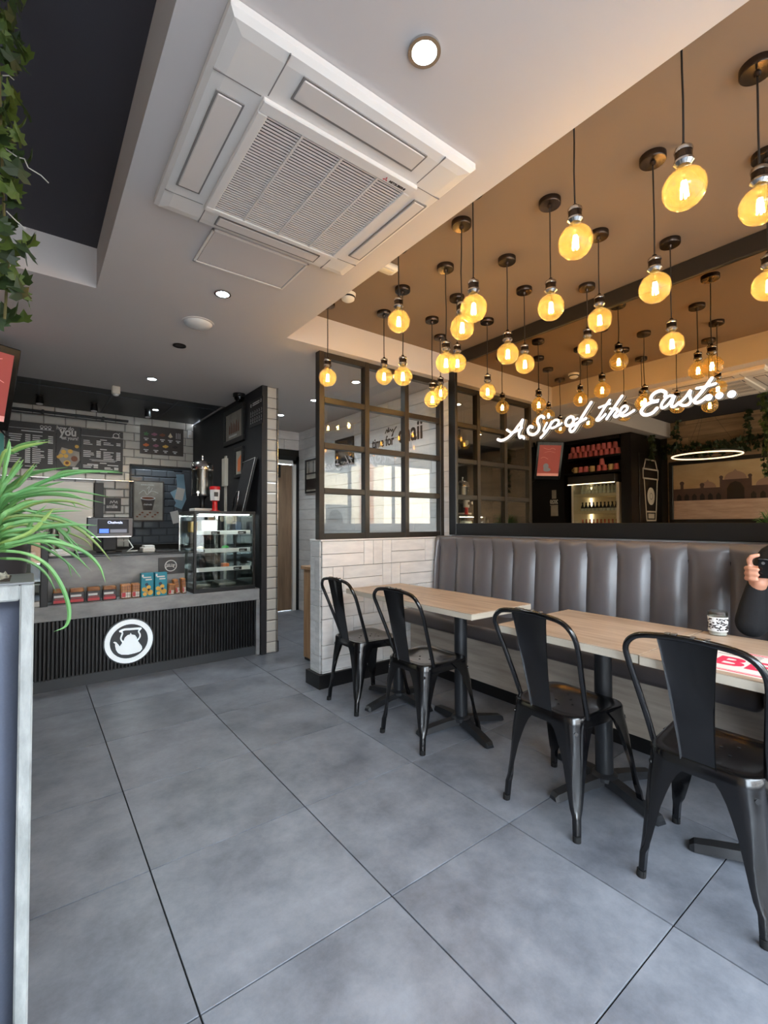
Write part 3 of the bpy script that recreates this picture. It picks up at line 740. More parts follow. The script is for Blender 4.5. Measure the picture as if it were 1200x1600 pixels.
# blower flaps on the four sides
def flap(cx, cy, lx, ly):
    MB().box(cx-lx/2-.004, cx+lx/2+.004, cy-ly/2-.004, cy+ly/2+.006, 2.458, 2.4665).build('air_slot', 'ac_seam', ac)
    MB().rbox(cx-lx/2, cx+lx/2, cy-ly/2, cy+ly/2, 2.4555, 2.4655, .004).build('air_flap', 'ac_louver', ac)
mx, my = (gx0+gx1)/2, (gy0+gy1)/2
flap(mx, 1.185, .46, .075); flap(mx, 1.915, .46, .055); flap(.452, my, .075, .46); flap(1.198, my, .055, .46)
for s_ in (-1, 1):
    for q_ in ((mx+s_*.29-.0015, mx+s_*.29+.0015, AY0+.012, 1.262), (mx+s_*.29-.0015, mx+s_*.29+.0015, 1.868, AY1-.012), (AX0+.012, .522, my+s_*.29-.0015, my+s_*.29+.0015), (1.134, AX1-.012, my+s_*.29-.0015, my+s_*.29+.0015)):
        MB().box(*q_, 2.461, 2.466).build('panel_joint', 'ac_seam', ac)
Mac = Matrix(((1, 0, 0, 1.0), (0, -1, 0, 1.304), (0, 0, -1, 2.4455), (0, 0, 0, 1)))
lg = MB()
for k in range(3):
    a = PI/2+k*2*PI/3; c, s_ = math.cos(a), math.sin(a); q = [(0, 0), (.5, .29), (1, 0), (.5, -.29)]
    lg.ext([(.0+(x*c-y*s_)*.0115, .006+(x*s_+y*c)*.0115) for x, y in q], 0, .0006, Mac)
lg.build('emblem', 'pack_red', grl)
text(MB(), 'MITSUBISHI', .0145, Mac @ T(.017, .001, 0), .0004, .0006).build('maker_lettering', 'pack_black', grl)
# access panel
acp = thing('access_panel', 'white rectangular access panel set in the soffit beside the air conditioner', 'panel', (.855, 2.19, 2.49))
px0, px1, py0, py1 = .615, 1.085, 2.035, 2.345
MB().rbox(px0+.014, px1-.014, py0+.014, py1-.014, 2.494, 2.499, .001).build('panel', 'soffit_white', acp)
fr_ = MB()
for x0, x1, y0, y1 in ((px0, px1, py0, py0+.012), (px0, px1, py1-.012, py1), (px0, px0+.012, py0, py1), (px1-.012, px1, py0, py1)): fr_.rbox(x0, x1, y0, y1, 2.492, 2.4995, .0015)
fr_.build('frame', 'ac_white', acp)
MB().box(px0+.009, px1-.009, py0+.009, py1-.009, 2.4975, 2.4985).build('gap', 'ac_gap', acp)
# downlights
def downlight(x, y, lab, lit=True, power=24):
    dz = .03 if y > 6 else 0
    t = thing('downlight', lab, 'downlight', (x, y, 2.49), 'recessed ceiling downlights')
    MB().ring(x, y, .045, .034, 2.4925, 2.4995, 28).build('bezel', 'chrome' if lit else 'dark_chrome', t, 40)
    MB().disc(x, y, .034, 2.4955, 2.499, 20).build('lens', 'down_led' if lit else 'ac_gap', t)
    if lit:
        l = bpy.data.lights.new('downlight_beam', 'SPOT'); l.energy = power; l.color = (.86, .96, 1); l.spot_size = math.radians(150); l.spot_blend = 1; l.shadow_soft_size = .03
        o = bpy.data.objects.new('downlight_beam', l); COL.objects.link(o); o.location = (0, 0, -.006); o.parent = t
downlight(.84, .915, 'lit downlight in the soffit between camera side and air conditioner')
downlight(.84, 2.59, 'lit downlight in the soffit just past the access panel')
downlight(.84, 4.5, 'lit downlight in the soffit in front of the counter', True, 45)
downlight(2.34, 5.09, 'lit downlight at the far end of the corridor ceiling')
downlight(2.34, 4.27, 'lit downlight midway along the corridor ceiling')
downlight(2.34, 3.49, 'lit downlight just behind the glazed grid screen')
downlight(.84, 3.54, 'small unlit dark downlight in the soffit past the round vent', False)
v_ = thing('ceiling_vent', 'round white domed air valve on the soffit', 'vent', (.84, 3.07, 2.47))
MB().lathe([(.085, 0), (.085, -.006), (.07, -.02), (.03, -.028), (0, -.029)], (.84, 3.07, 2.4995), 32, cap=False).build('dome', 'white_plastic', v_, 60)
MB().ring(.84, 3.07, .098, .085, 2.4945, 2.4995).build('rim', 'soffit_white', v_, 40)
def detector(x, y, z, lab):
    t = thing('smoke_detector', lab, 'detector', (x, y, z-.05))
    MB().lathe([(.052, 0), (.052, -.012), (.046, -.018), (.042, -.038), (.03, -.046), (0, -.047)], (x, y, z), 28, cap=False).build('body', 'white_plastic', t, 45)
    MB().lathe([(.0475, -.020), (.0445, -.030)], (x, y, z), 28, cap=False).build('grille_band', 'ac_gap', t, 45)
detector(1.645, 2.545, 2.7195, 'round white smoke detector on the taupe recess ceiling')
b_ = thing('sensor_box', 'white rounded sensor box on the taupe recess ceiling', 'sensor', (1.62, 2.11, 2.68))
MB().rbox(1.53, 1.70, 2.07, 2.15, 2.68, 2.7195, .018, seg=3).build('body', 'white_plastic', b_, 50)
MB().rbox(1.56, 1.67, 2.085, 2.135, 2.672, 2.681, .004, seg=2).build('cover', 'cream', b_, 50)
b2 = thing('wall_sensor', 'small cream motion sensor on the soffit above the counter', 'sensor', (.62, 4.96, 2.42))
MB().rbox(.585, .655, 4.93, 4.99, 2.425, 2.4995, .012, seg=2).build('body', 'cream', b2, 50)
MB().lathe([(.026, 0), (.022, -.012), (.01, -.018), (0, -.019)], (.62, 4.96, 2.426), 20, cap=False).build('lens', 'white_plastic', b2, 60)
cc = thing('cctv_dome', 'black dome camera where the black wall meets the soffit', 'camera', (1.64, 4.52, 2.42))
MB().lathe([(.06, 0), (.06, -.03), (.052, -.036)], (1.635, 4.52, 2.4995), 24).build('base', 'black_trim', cc, 40)
MB().lathe([(.05, -.034), (.046, -.055), (.03, -.074), (0, -.082)], (1.635, 4.52, 2.4995), 24, cap=False).build('dome', 'phone_black', cc, 60)
# black spots over the counter
SPX = [on(62, 622, 2, 2.50), on(147, 634, 2, 2.50), on(231, 644, 2, 2.50)]
for p_, lb_ in zip(SPX, ('drinks menu board', 'food photo board', 'toppings board')):
    t = thing('spotlight', 'small black spotlight on the black ceiling aimed at the '+lb_, 'spotlight', (p_.x, p_.y, 2.44), 'black spotlights over the counter')
    MB().lathe([(.035, 0), (.035, -.01), (.01, -.012), (.01, -.03)], (p_.x, p_.y, 2.5295), 18).build('mount', 'black_trim', t, 40)
    M = T(p_.x, p_.y, 2.485) @ Matrix.Rotation(math.radians(-6), 4, 'X')
    MB().lathe([(.03, .03), (.036, -.03), (.036, -.045), (.030, -.045)], (0, 0, 0), 18, M).build('head', 'black_trim', t, 40)
    MB().disc(0, 0, .029, -.048, -.044, 16, M).build('lens', 'paper_white', t)
    l = bpy.data.lights.new('spot_beam', 'SPOT'); l.energy = 10; l.color = (1, .97, .9); l.spot_size = math.radians(150); l.spot_blend = 1; l.shadow_soft_size = .03
    o = bpy.data.objects.new('spot_beam', l); COL.objects.link(o); o.parent = t; o.matrix_local = T(0, 0, -2.44) @ T(-p_.x, -p_.y, 0) @ M @ T(0, 0, -.05)
downlight(1.3, 6.72, 'added unseen fill downlight behind the hatch brightening the poster', True, 30)  # extra lamp out of view, added to brighten the poster and hatch wall
pl = on(243, 640, 2, 2.529)
t = thing('downlight', 'lit downlight in the black ceiling above the counter', 'downlight', (pl.x, pl.y, 2.52))
MB().ring(pl.x, pl.y, .04, .03, 2.524, 2.5295, 20).build('bezel', 'chrome', t, 40); MB().disc(pl.x, pl.y, .03, 2.526, 2.529, 16).build('lens', 'down_led', t)
tr = thing('menu_rail', 'black hanging rail above the menu boards', 'rail', (.4, 6.28, 2.38))
ra, rb_ = on(20, 637, 1, 6.28), on(200, 659, 1, 6.28); zr = (ra.z+rb_.z)/2
MB().tube([(-.4, 6.28, zr), (rb_.x, 6.28, zr)], .014, 10).build('rail', 'black_trim', tr, 50)
MB().tube([(-.4, 6.28, zr-.035), (rb_.x-.01, 6.28, zr-.035)], .006, 8).build('lower_rod', 'black_trim', tr, 50)
for x in (-.2, .09, .66): MB().rbox(x-.012, x+.012, 6.26, YB-.01, zr-.02, zr+.02, .003).build('bracket', 'black_trim', tr)
MB().disc(0, 0, .0145, 0, .004, 12, T(rb_.x, 6.28, zr) @ Matrix.Rotation(PI/2, 4, 'Y')).build('end_cap', 'chrome', tr)

# pendants -----------------------------------------------------------
PEND = [((1183, 112), (1185, 322)), ((1020, 252), (1023, 450)), ((859, 320), (862, 480)), ((935, 370), (936, 500)), ((1047, 382), (1051, 537)), ((917, 451), (916, 545)),
        ((721, 353), (720, 512)), ((696, 421), (696, 567)), ((792, 409), (794, 553)), ((819, 456), (820, 569)), ((714, 468), (721, 567)), ((629, 455), (631, 588)),
        ((600, 492), (601, 588)), ((675, 502), (675, 624)), ((688, 529), (690, 614)), ((761, 504), (761, 612)), ((1197, 247), (1197, 447))]
spots = []
for c_, b_ in PEND:
    P_ = on(c_[0], c_[1], 2, 2.70); d = on(b_[0], b_[1], 2, 5)-CAM
    t_ = (P_.x*d.x+P_.y*d.y)/(d.x*d.x+d.y*d.y); spots.append((P_.x, P_.y, (CAM+d*t_).z))
for b_, X_ in (((1069, 295), 1.56), ((899, 378), 1.56), ((740, 482), 1.57), ((623, 502), 1.57), ((512, 590), 1.60)):
    q = on(b_[0], b_[1], 0, X_); spots.append((q.x, q.y, q.z))
spots += [(2.30, .05, 2.2), (1.75, -.05, 2.15), (2.72, .42, 2.24), (2.62, -.35, 2.12), (1.95, -.5, 2.25)]   # the rest of the cluster
R_B = .060
canopy_me = MB().lathe([(.050, 0), (.050, -.022), (.047, -.026), (.012, -.027), (.008, -.040), (.0, -.040)], (0, 0, 0), 28, cap=False).mesh('canopy', 'dark_chrome', smooth=40)
sock_me = MB().lathe([(.004, .066), (.008, .064), (.010, .054), (.0215, .050), (.0235, .045), (.0235, .010), (.0, .010)], (0, 0, 0), 22, cap=False).mesh('socket', 'dark_chrome', smooth=40)
ring_me = MB().lathe([(.0245, .050), (.026, .044), (.0245, .038)], (0, 0, 0), 22, cap=False).lathe([(.024, .016), (.0275, .012), (.0275, .006), (.022, 0), (.0185, -.004)], (0, 0, 0), 22, cap=False).mesh('socket_rings', 'chrome', smooth=40)
pr = [(.0155, 0), (.0155, -.010), (.018, -.016)]
for i in range(17):
    a = math.radians(150-150*i/16); pr.append((R_B*math.sin(a)+0 if i < 16 else 0, -.060+R_B*(-math.cos(math.radians(30+150*i/16)))*-1))
pr = [(.0175, 0), (.0175, -.010), (.0190, -.014)]+[(R_B*math.sin(math.radians(th)), -.0725+R_B*math.cos(math.radians(th))) for th in range(20, 181, 8)]
pr[-1] = (0, pr[-1][1])
bulb_me = MB().lathe(pr, (0, 0, 0), 30, cap=False).mesh('bulb', 'bulb_glass', smooth=60)
fm = MB()
for k in range(5):
    a = 2*PI*k/5; fm.tube([(.010*math.cos(a), .010*math.sin(a), -.098), (.0055*math.cos(a+.5), .0055*math.sin(a+.5), -.050)], .0030, 6)
fil_me = fm.mesh('filament', 'filament')
stem_me = MB().tube([(0, 0, 0), (0, 0, -.052)], .003, 6, r2=.0015).mesh('stem', 'clear_plastic')
rnd = random.Random(11)
for i, (x, y, zb) in enumerate(spots):
    zt = zb+.0725                      # neck of the bulb
    p_ = thing('pendant_light', 'amber globe filament bulb hanging on a black cord from the taupe recess', 'pendant', (x, y, zt), 'amber globe pendants')
    inst('canopy', canopy_me, p_, (x, y, ZR)); inst('socket', sock_me, p_, (x, y, zt)); inst('socket_rings', ring_me, p_, (x, y, zt))
    b_ = inst('bulb', bulb_me, p_, (x, y, zt)); inst('filament', fil_me, b_, (x, y, zt)); inst('stem', stem_me, b_, (x, y, zt))
    w1, w2 = rnd.uniform(-.004, .004), rnd.uniform(-.004, .004); H_ = ZR-.03-(zt+.064)
    MB().tube([(x, y, ZR-.03), (x+w1*.3, y, ZR-.03-.3*H_), (x+w1, y+w2, ZR-.03-.6*H_), (x+w1*.6, y+w2*.5, ZR-.03-.85*H_), (x, y, zt+.064)], .0032, 6).build('cord', 'cord', p_, 60)
    l = bpy.data.lights.new('bulb_light', 'POINT'); l.energy = 1.45; l.color = (1, .76, .41); l.shadow_soft_size = .012
    o = bpy.data.objects.new('bulb_light', l); COL.objects.link(o); o.parent = p_; o.location = (0, 0, -.0725)

# ================================================================== SERVICE COUNTER
CY = 4.13; SZ0, SZ1 = .505, .61
ct = thing('service_counter', 'grey concrete service counter with black slatted front', 'counter', (.5, 4.6, 0))
MB().rbox(-.70, 1.695, CY, 5.05, SZ0, SZ1, .003).build('counter_top', 'concrete', ct)
MB().rbox(1.665, 1.698, CY+.002, 4.75, 0, SZ0, .002).build('side_post', 'concrete', ct)
MB().box(-.70, 1.665, CY+.035, CY+.05, .08, SZ0).build('front_panel', 'slat_back', ct)
smh = MB().rbox(-.0075, .0075, CY+.012, CY+.036, .08, SZ0-.001, .0012).mesh('slat', 'slat_black')
x = 1.652
while x > -.35: inst('slat', smh, ct, (x, 0, 0)); x -= .0248
MB().box(-.70, 1.665, CY+.02, CY+.04, 0, .085).build('toe_kick', 'toekick', ct)
MB().rbox(.108, 1.105, 4.40, 4.44, SZ1, .945, .002).build('upstand', 'concrete', ct)
MB().rbox(.108, 1.105, 4.38, 5.05, .945, .958, .002).build('work_top', 'black_trim', ct)
MB().box(.108, .14, 4.44, 5.05, SZ1, .945).box(1.08, 1.105, 4.44, 5.05, SZ1, .945).build('upstand_end', 'concrete', ct)
# kettle emblem
le = thing('kettle_emblem', 'round illuminated kettle emblem on the slatted counter front', 'sign', (.625, CY+.01, .118))
Me = FM((.625, CY+.012, .291), '-Y')
MB().disc(0, 0, .178, 0, .022, 48, Me).build('backing_disc', 'toekick', le, 40)
MB().ring(0, 0, .168, .133, .022, .030, 48, Me).build('ring', 'logo_white', le, 40)
MB().disc(0, 0, .133, .022, .024, 48, Me).build('disc_face', 'toekick', le)
k_ = lambda x, y: ((x-615)/355*.163, -(y-615)/335*.163+.0)
kp = MB()
body = [(535, 600), (550, 560), (590, 520), (628, 508), (632, 485), (640, 485), (648, 508), (700, 515), (728, 550), (735, 590), (770, 640), (808, 690), (812, 735), (780, 775), (700, 805), (600, 830), (500, 830), (450, 805), (420, 760), (408, 700), (405, 660), (378, 642), (395, 628), (425, 640), (455, 675), (472, 705), (500, 665), (520, 625)]
# undo the photo's slant of the emblem
body = [k_(x, y+(x-615)*.17) for x, y in body]
import mathutils
tess = mathutils.geometry.tessellate_polygon([[Vector((a, b, 0)) for a, b in body]])
nB = len(body)
kp.add([(a, b, .024) for a, b in body]+[(a, b, .030) for a, b in body], [tuple(nB+i for i in t_) for t_ in tess]+[(i, (i+1) % nB, nB+(i+1) % nB, nB+i) for i in range(nB)], Me)
kk = lambda L_: [k_(x, y+(x-615)*.17) for x, y in L_]
kp.stroke(kk([(478, 462), (540, 432), (640, 420), (720, 410), (788, 405)]), .015, .024, .030, Me)
kp.stroke(kk([(490, 460), (512, 490), (495, 545), (490, 585), (515, 628)]), .010, .024, .030, Me)
kp.stroke(kk([(780, 415), (758, 455), (778, 500), (775, 545), (745, 590)]), .010, .024, .030, Me)
kp.build('kettle', 'logo_white', le)
# halal card
hc = thing('certification_card', 'dark card with white ringed script on the counter upstand', 'sign', (1.0, 4.395, .76))
Mh = FM((.994, 4.399, .838), '-Y')
MB().rbox(-.108, .108, -.07, .075, 0, .004, .001, Mh).build('card', 'board_black', hc)
hp_ = MB().ring(-.008, .002, .050, .043, .004, .0055, 32, Mh)
for pts in ([(.032, .006), (.026, .012), (.016, .010), (.024, .0), (.018, -.010), (.026, -.016)], [(.024, -.002), (.008, -.004), (.006, .018)], [(.006, -.003), (-.008, -.004), (-.010, .018)], [(-.020, .018), (-.022, .0), (-.018, -.004), (-.008, -.004)], [(-.022, -.002), (-.032, -.005), (-.034, .018)], [(-.036, -.004), (-.04, -.012)]):
    hp_.stroke([(a-.006, b) for a, b in pts], .0055, .004, .0055, Mh)
hp_.build('script', 'print_white', hc)
# snack packs on the counter ledge
def pack(x0, x1, z1, lab, kind, y=4.22, lean=0):
    t = thing('snack_pack', lab, 'snack pack', ((x0+x1)/2, y, SZ1), 'snack packs on the counter ledge')
    w, h, d = x1-x0, z1-SZ1, .075
    M = T((x0+x1)/2, y, SZ1) @ Matrix.Rotation(lean, 4, 'Y')
    if kind == 'cake':
        MB().rbox(-w/2, w/2, 0, d, 0, h*.72, .003, M).build('tray', 'pack_black', t)
        MB().rbox(-w/2+.004, w/2-.004, .004, d-.004, h*.05, h*.95, .006, M).build('cakes', 'pack_orange', t)
        MB().rbox(-w/2, w/2, -.001, d+.001, h*.72, h, .003, M).build('lid', 'clear_plastic', t)
        MB().box(-w/2+.006, w/2-.006, -.0022, -.001, h*.08, h*.26, M).box(-w/2+.012, w/2-.012, -.0022, -.001, h*.32, h*.36, M).build('red_label', 'pack_red', t)
        MB().box(-w/2+.008, w/2-.02, -.0022, -.001, h*.42, h*.56, M).build('white_lettering', 'print_white', t)
    elif kind == 'rusk':
        MB().rbox(-w/2, w/2, 0, d, 0, h, .006, M).build('bag', 'pack_orange', t)
        MB().box(-w/2+.004, w/2-.004, -.0015, 0, h*.05, h*.45, M).build('label', 'pack_white', t)
        b_ = MB()
        for i in range(4): b_.box(-w/2+w*(i+.5)/4-.001, -w/2+w*(i+.5)/4+.001, -.003, -.0015, h*.02, h*.9, M)
        for i in range(5): b_.box(-w/2, w/2, -.003, -.0015, h*(.05+.19*i), h*(.05+.19*i)+.002, M)
        b_.build('grid_print', 'pack_black', t)
        MB().box(-w/2+.006, -w/2+w*.45, -.0035, -.003, h*.12, h*.42, M).build('red_label', 'pack_red', t)
    else:
        MB().rbox(-w/2, w/2, 0, d*.8, 0, h, .002, M).build('carton', 'box_teal', t)
        b_ = MB()
        for cx, cz, r in ((-.25, .32, .16), (.1, .40, .15), (.22, .18, .2), (-.2, .12, .14), (-.02, .25, .12)): b_.disc(cx*w, cz*h, r*w*1.2, .0, .0015, 10, M @ Matrix.Rotation(PI/2, 4, 'X'))
        b_.build('biscuit_print', 'food_yellow', t)
        MB().box(-w*.35, w*.3, -.0015, 0, h*.80, h*.85, M).box(-w*.15, w*.35, -.0015, 0, h*.70, h*.75, M).rbox(-w*.45, -w*.3, -.0015, 0, h*.84, h*.95, .0005, M).build('white_lettering', 'print_white', t)
        b3 = MB().disc(-.06*w, .52*h, .14*w, 0, .0013, 12, M @ Matrix.Rotation(PI/2, 4, 'X')).disc(.1*w, .30*h, .1*w, 0, .002, 12, M @ Matrix.Rotation(PI/2, 4, 'X')); b3.build('navy_print', 'box_navy', t)
pack(.135, .225, .728, 'clear cake tub with red label closest to the cake fridge post', 'cake'); pack(.238, .334, .725, 'clear cake tub with red label, second from the cake fridge post', 'cake')
pack(.350, .439, .725, 'clear cake tub with red label, third from the cake fridge post', 'cake'); pack(.454, .548, .725, 'clear cake tub with red label beside the rusk bags', 'cake')
pack(.579, .651, .725, 'upright gridded rusk bag beside the cake tubs', 'rusk'); pack(.656, .716, .725, 'upright gridded rusk bag against the teal carton', 'rusk')
pack(.723, .816, .803, 'teal biscuit carton beside the two upright rusk bags', 'box'); pack(.826, .919, .803, 'teal biscuit carton below the certification card', 'box')
pack(.925, .975, .70, 'low leaning rusk bag against the teal carton', 'rusk', 4.22, .12); pack(.995, 1.032, .735, 'narrow leaning rusk bag between two others by the display case', 'rusk', 4.24, -.18); pack(1.04, 1.075, .74, 'narrow rusk bag closest to the display case', 'rusk', 4.22, -.06)

# glass display case
dc = thing('display_case', 'glass fronted black display case with three shelves on the counter', 'display case', (1.38, 4.4, SZ1))
DX0, DX1, DY0, DY1, DZ0, DZ1 = 1.112, 1.655, 4.14, 4.66, SZ1, 1.32
MB().rbox(DX0, DX1, DY0, DY1, DZ0, DZ0+.035, .002).build('base', 'black_trim', dc)
MB().rbox(DX0, DX1, DY0, DY1, DZ1-.028, DZ1, .002).build('top', 'black_trim', dc)
for x, y in ((DX0, DY0), (DX1-.022, DY0), (DX1-.022, DY1-.022)): MB().rbox(x, x+.022, y, y+.022, DZ0+.035, DZ1-.028, .002).build('post', 'black_trim', dc)
MB().rbox(DX0, DX0+.012, DY1-.012, DY1, DZ0+.035, DZ1-.028, .002).build('post', 'chrome', dc)
MB().box(DX0+.022, DX1-.022, DY0+.006, DY0+.009, DZ0+.035, DZ1-.028).build('front_pane', 'case_glass', dc)
MB().box(DX0+.004, DX0+.007, DY0+.022, DY1-.012, DZ0+.035, DZ1-.028).build('side_pane', 'case_glass', dc)
MB().box(DX1-.007, DX1-.004, DY0+.022, DY1-.022, DZ0+.035, DZ1-.028).build('side_pane', 'case_glass', dc)
MB().box(DX0+.012, (DX0+DX1)/2+.02, DY1-.012, DY1-.008, DZ0+.035, DZ1-.028).box((DX0+DX1)/2-.02, DX1-.022, DY1-.006, DY1-.002, DZ0+.035, DZ1-.028).build('rear_door', 'case_glass', dc)
MB().box((DX0+DX1)/2+.06, (DX0+DX1)/2+.085, DY1-.03, DY1-.012, DZ0+.035, DZ1-.028).build('shelf_upright', 'chrome', dc)
MB().box(DX0+.05, DX1-.05, DY0+.03, DY0+.05, DZ1-.036, DZ1-.028).build('light_strip', 'case_led', dc)
for z in (.80, .965, 1.125):
    sh = MB().box(DX0+.012, DX1-.024, DY0+.07, DY1-.035, z, z+.006).build('shelf', 'case_glass', dc)
    MB().rbox(DX0+.014, DX1-.026, DY0+.055, DY0+.062, z-.014, z+.022, .001).build('price_strip', 'paper_white', sh)
    for x in ((.16, .40) if z > 1.1 else (.36,) if z < .9 else (.03, .41)):
        c_ = MB().rbox(DX0+x, DX0+x+.075, DY0+.050, DY0+.0548, z-.010, z+.016, .001).build('price_card', 'pack_black', sh)
        MB().box(DX0+x+.008, DX0+x+.05, DY0+.0494, DY0+.0500, z-.002, z+.003).build('price_print', 'print_white', c_)
def pastry(x, y, z, mat, lab, s_=1):
    t = MB().lathe([(0, 0), (.028*s_, 0), (.034*s_, .012*s_), (.030*s_, .028*s_), (.014*s_, .036*s_), (0, .038*s_)], (x, y, z), 14, cap=False).build('pastry', mat, None, 60); return tag(t, lab, 'pastry', 'pastries in the display case')
pastry(1.21, 4.30, .9715, 'food_cream', 'cream coloured cake on the middle shelf of the display case'); pastry(1.43, 4.30, .9715, 'food_green', 'green iced cake on the middle shelf of the display case')
tag(MB().rbox(1.40, 1.46, 4.27, 4.33, .8065, .846, .006).build('pastry', 'food_orange'), 'orange cake slice on the lowest shelf of the display case', 'pastry', 'pastries in the display case')
for x, m_, lb in ((1.17, 'food_yellow', 'yellow'), (1.58, 'box_navy', 'blue')):
    tag(MB().rbox(x-.03, x+.03, 4.36, 4.46, 1.1315, 1.23, .008).build('snack_bag', m_), lb+' snack bag on the top shelf of the display case', 'snack')
tag(MB().rbox(1.22, 1.36, 4.30, 4.48, 1.1315, 1.24, .01).build('bakery_bag', 'paper_white'), 'white bakery box on the top shelf of the display case', 'box')
for x, w in ((1.15, .14), (1.36, .16)):
    tag(MB().rbox(x, x+w, 4.26, 4.44, SZ1+.0355, SZ1+.062, .004).build('serving_tray', 'steel'), 'steel serving tray on the floor of the display case', 'tray', 'steel trays in the display case')
# on top of the case: dispenser, sauce bottle, folded sign board
ds = thing('drink_dispenser', 'steel lidded drink dispenser with clear barrel on the display case', 'dispenser', (1.255, 4.44, DZ1))
dx, dy = 1.262, 4.44
MB().rbox(dx-.09, dx+.10, dy-.09, dy+.09, DZ1, DZ1+.03, .004).build('base', 'white_plastic', ds)
MB().lathe([(.03, .03), (.022, .06), (.022, .11), (.05, .15)], (dx, dy, DZ1), 20).build('pedestal', 'black_trim', ds, 40)
MB().lathe([(.093, .15), (.093, .40)], (dx, dy, DZ1), 30, cap=False).build('barrel', 'clear_plastic', ds, 60)
MB().lathe([(.045, .15), (.045, .40)], (dx, dy, DZ1), 24).build('ice_core', 'steel', ds, 60)
MB().lathe([(.097, .145), (.097, .155), (.06, .155)], (dx, dy, DZ1), 30).build('lower_ring', 'black_trim', ds, 40)
MB().lathe([(.098, .39), (.098, .405), (.09, .44), (.06, .465), (.02, .475), (.012, .48), (.012, .50), (.018, .51), (.014, .525), (0, .53)], (dx, dy, DZ1), 30, cap=False).build('lid', 'chrome', ds, 50)
MB().cyl((dx-.07, dy-.09, DZ1+.17), (dx-.07, dy-.12, DZ1+.17), .012).cyl((dx-.07, dy-.115, DZ1+.185), (dx-.07, dy-.115, DZ1+.14), .008).build('tap', 'chrome', ds, 40)
sb = thing('sauce_dispenser', 'red and white sauce dispenser bottle on the display case', 'bottle', (1.335, 4.33, DZ1))
MB().lathe([(.042, 0), (.042, .008), (.024, .012), (.022, .09), (.038, .10)], (1.335, 4.30, DZ1), 22).build('stand', 'red_plastic', sb, 40)
MB().lathe([(.040, .10), (.043, .20)], (1.335, 4.30, DZ1), 22).build('tub', 'paper_white', sb, 50)
MB().lathe([(.045, .198), (.047, .215), (.044, .228), (0, .230)], (1.335, 4.30, DZ1), 22, cap=False).build('lid', 'red_plastic', sb, 40)
MB().rbox(1.315, 1.35, 4.2565, 4.26, DZ1+.135, DZ1+.175, .0005).build('label', 'pack_black', sb)
fb = thing('folded_board', 'black folded board with thin white edge lines on the display case', 'board', (1.6, 4.45, DZ1))
def quad_panel(q, th): 
    a, b, c, d = [Vector(v) for v in q]; n = (b-a).cross(d-a).normalized()*th
    return MB().add([a, b, c, d, a+n, b+n, c+n, d+n], [(0, 3, 2, 1), (4, 5, 6, 7), (0, 1, 5, 4), (1, 2, 6, 5), (2, 3, 7, 6), (3, 0, 4, 7)])
A, B, Cc, D = (1.60, 4.62, DZ1+.005), (1.60, 4.28, DZ1+.005), (1.675, 4.16, 1.83), (1.675, 4.48, 1.83)
quad_panel((A, B, Cc, D), -.008).build('panel', 'black_paint', fb)
e_ = MB()
for p_, q_ in ((B, Cc), (Cc, D)):
    e_.tube([Vector(p_)+Vector((-.009, .02, 0)), Vector(q_)+Vector((-.009, .02, -.015 if q_ == D else 0))], .0022, 5)
e_.build('edge_line', 'print_white', fb)
MB().tube([(1.60, 4.60, DZ1+.01), (1.603, 4.56, DZ1+.14), (1.607, 4.50, DZ1+.20), (1.60, 4.42, DZ1+.20), (1.595, 4.44, DZ1+.10), (1.59, 4.47, DZ1+.01)], .008, 8).build('support_bow', 'chrome', fb, 60)

# ================================================================== BEHIND THE COUNTER
YW = YB-.012
def prect(u0, v0, u1, v1, Y):
    a, b = on(u0, v0, 1, Y), on(u1, v1, 1, Y); return min(a.x, b.x), max(a.x, b.x), min(a.z, b.z), max(a.z, b.z)
def board(name, lab, r, mat, cat='menu board', th=.015):
    t = thing(name, lab, cat, ((r[0]+r[1])/2, YW, r[2]))
    MB().rbox(r[0], r[1], YW-th, YW, r[2], r[3], .001).build('panel', mat, t); return t
def lines(mb, M, x0, x1, ys, h, rnd, price=True):
    for y in ys:
        w = (x1-x0)*(rnd.uniform(.35, .62) if price else rnd.uniform(.5, .95)); mb.rect(x0, y, x0+w, y+h, .0006, M)
        if price: mb.rect(x1-.045, y, x1, y+h*1.3, .0006, M)
rn = random.Random(5)
MT, MBm = 2.325, 1.815      # common top and bottom of the three menu boards
xa, xb, xc = on(88, 690, 1, YW).x, on(125.5, 690, 1, YW).x, on(192, 690, 1, YW).x; x0 = on(8, 690, 1, YW).x
m1 = board('menu_board', 'black drinks menu board with white rules beside the food photo board', (x0, xa-.004, MBm, MT), 'board_black')
M = FM((x0, YW-.0155, MBm), '-Y'); w, h = xa-x0, MT-MBm; p_ = MB()
p_.rect(.02, h*.86, w-.02, h*.868, .0006, M)
for cx in (.70, .78, .86): p_.ring(cx*w, h*.93, .016, .011, 0, .0006, 16, M); p_.rect(cx*w-.012, h*.875, cx*w+.012, h*.90, .0006, M)
p_.rect(w*.3, h*.80, w*.72, h*.822, .0006, M); p_.rect(w*.36, h*.47, w*.62, h*.492, .0006, M)
lines(p_, M, .03, w*.48, [h*(.58+.045*i) for i in range(4)], .010, rn); lines(p_, M, w*.52, w-.03, [h*(.58+.045*i) for i in range(4)], .010, rn)
lines(p_, M, .03, w*.48, [h*(.13+.042*i) for i in range(8)], .010, rn); lines(p_, M, w*.52, w-.03, [h*(.13+.042*i) for i in range(8)], .010, rn)
p_.rect(w*.38, h*.05, w*.62, h*.065, .0006, M); p_.build('print', 'print_white', m1)
m2 = board('menu_board', 'tall board reading how do you eat yours with food photo', (xa, xb, MBm, MT), 'board_black')
M = FM((xa, YW-.0155, MBm), '-Y'); w = xb-xa; p_ = MB()
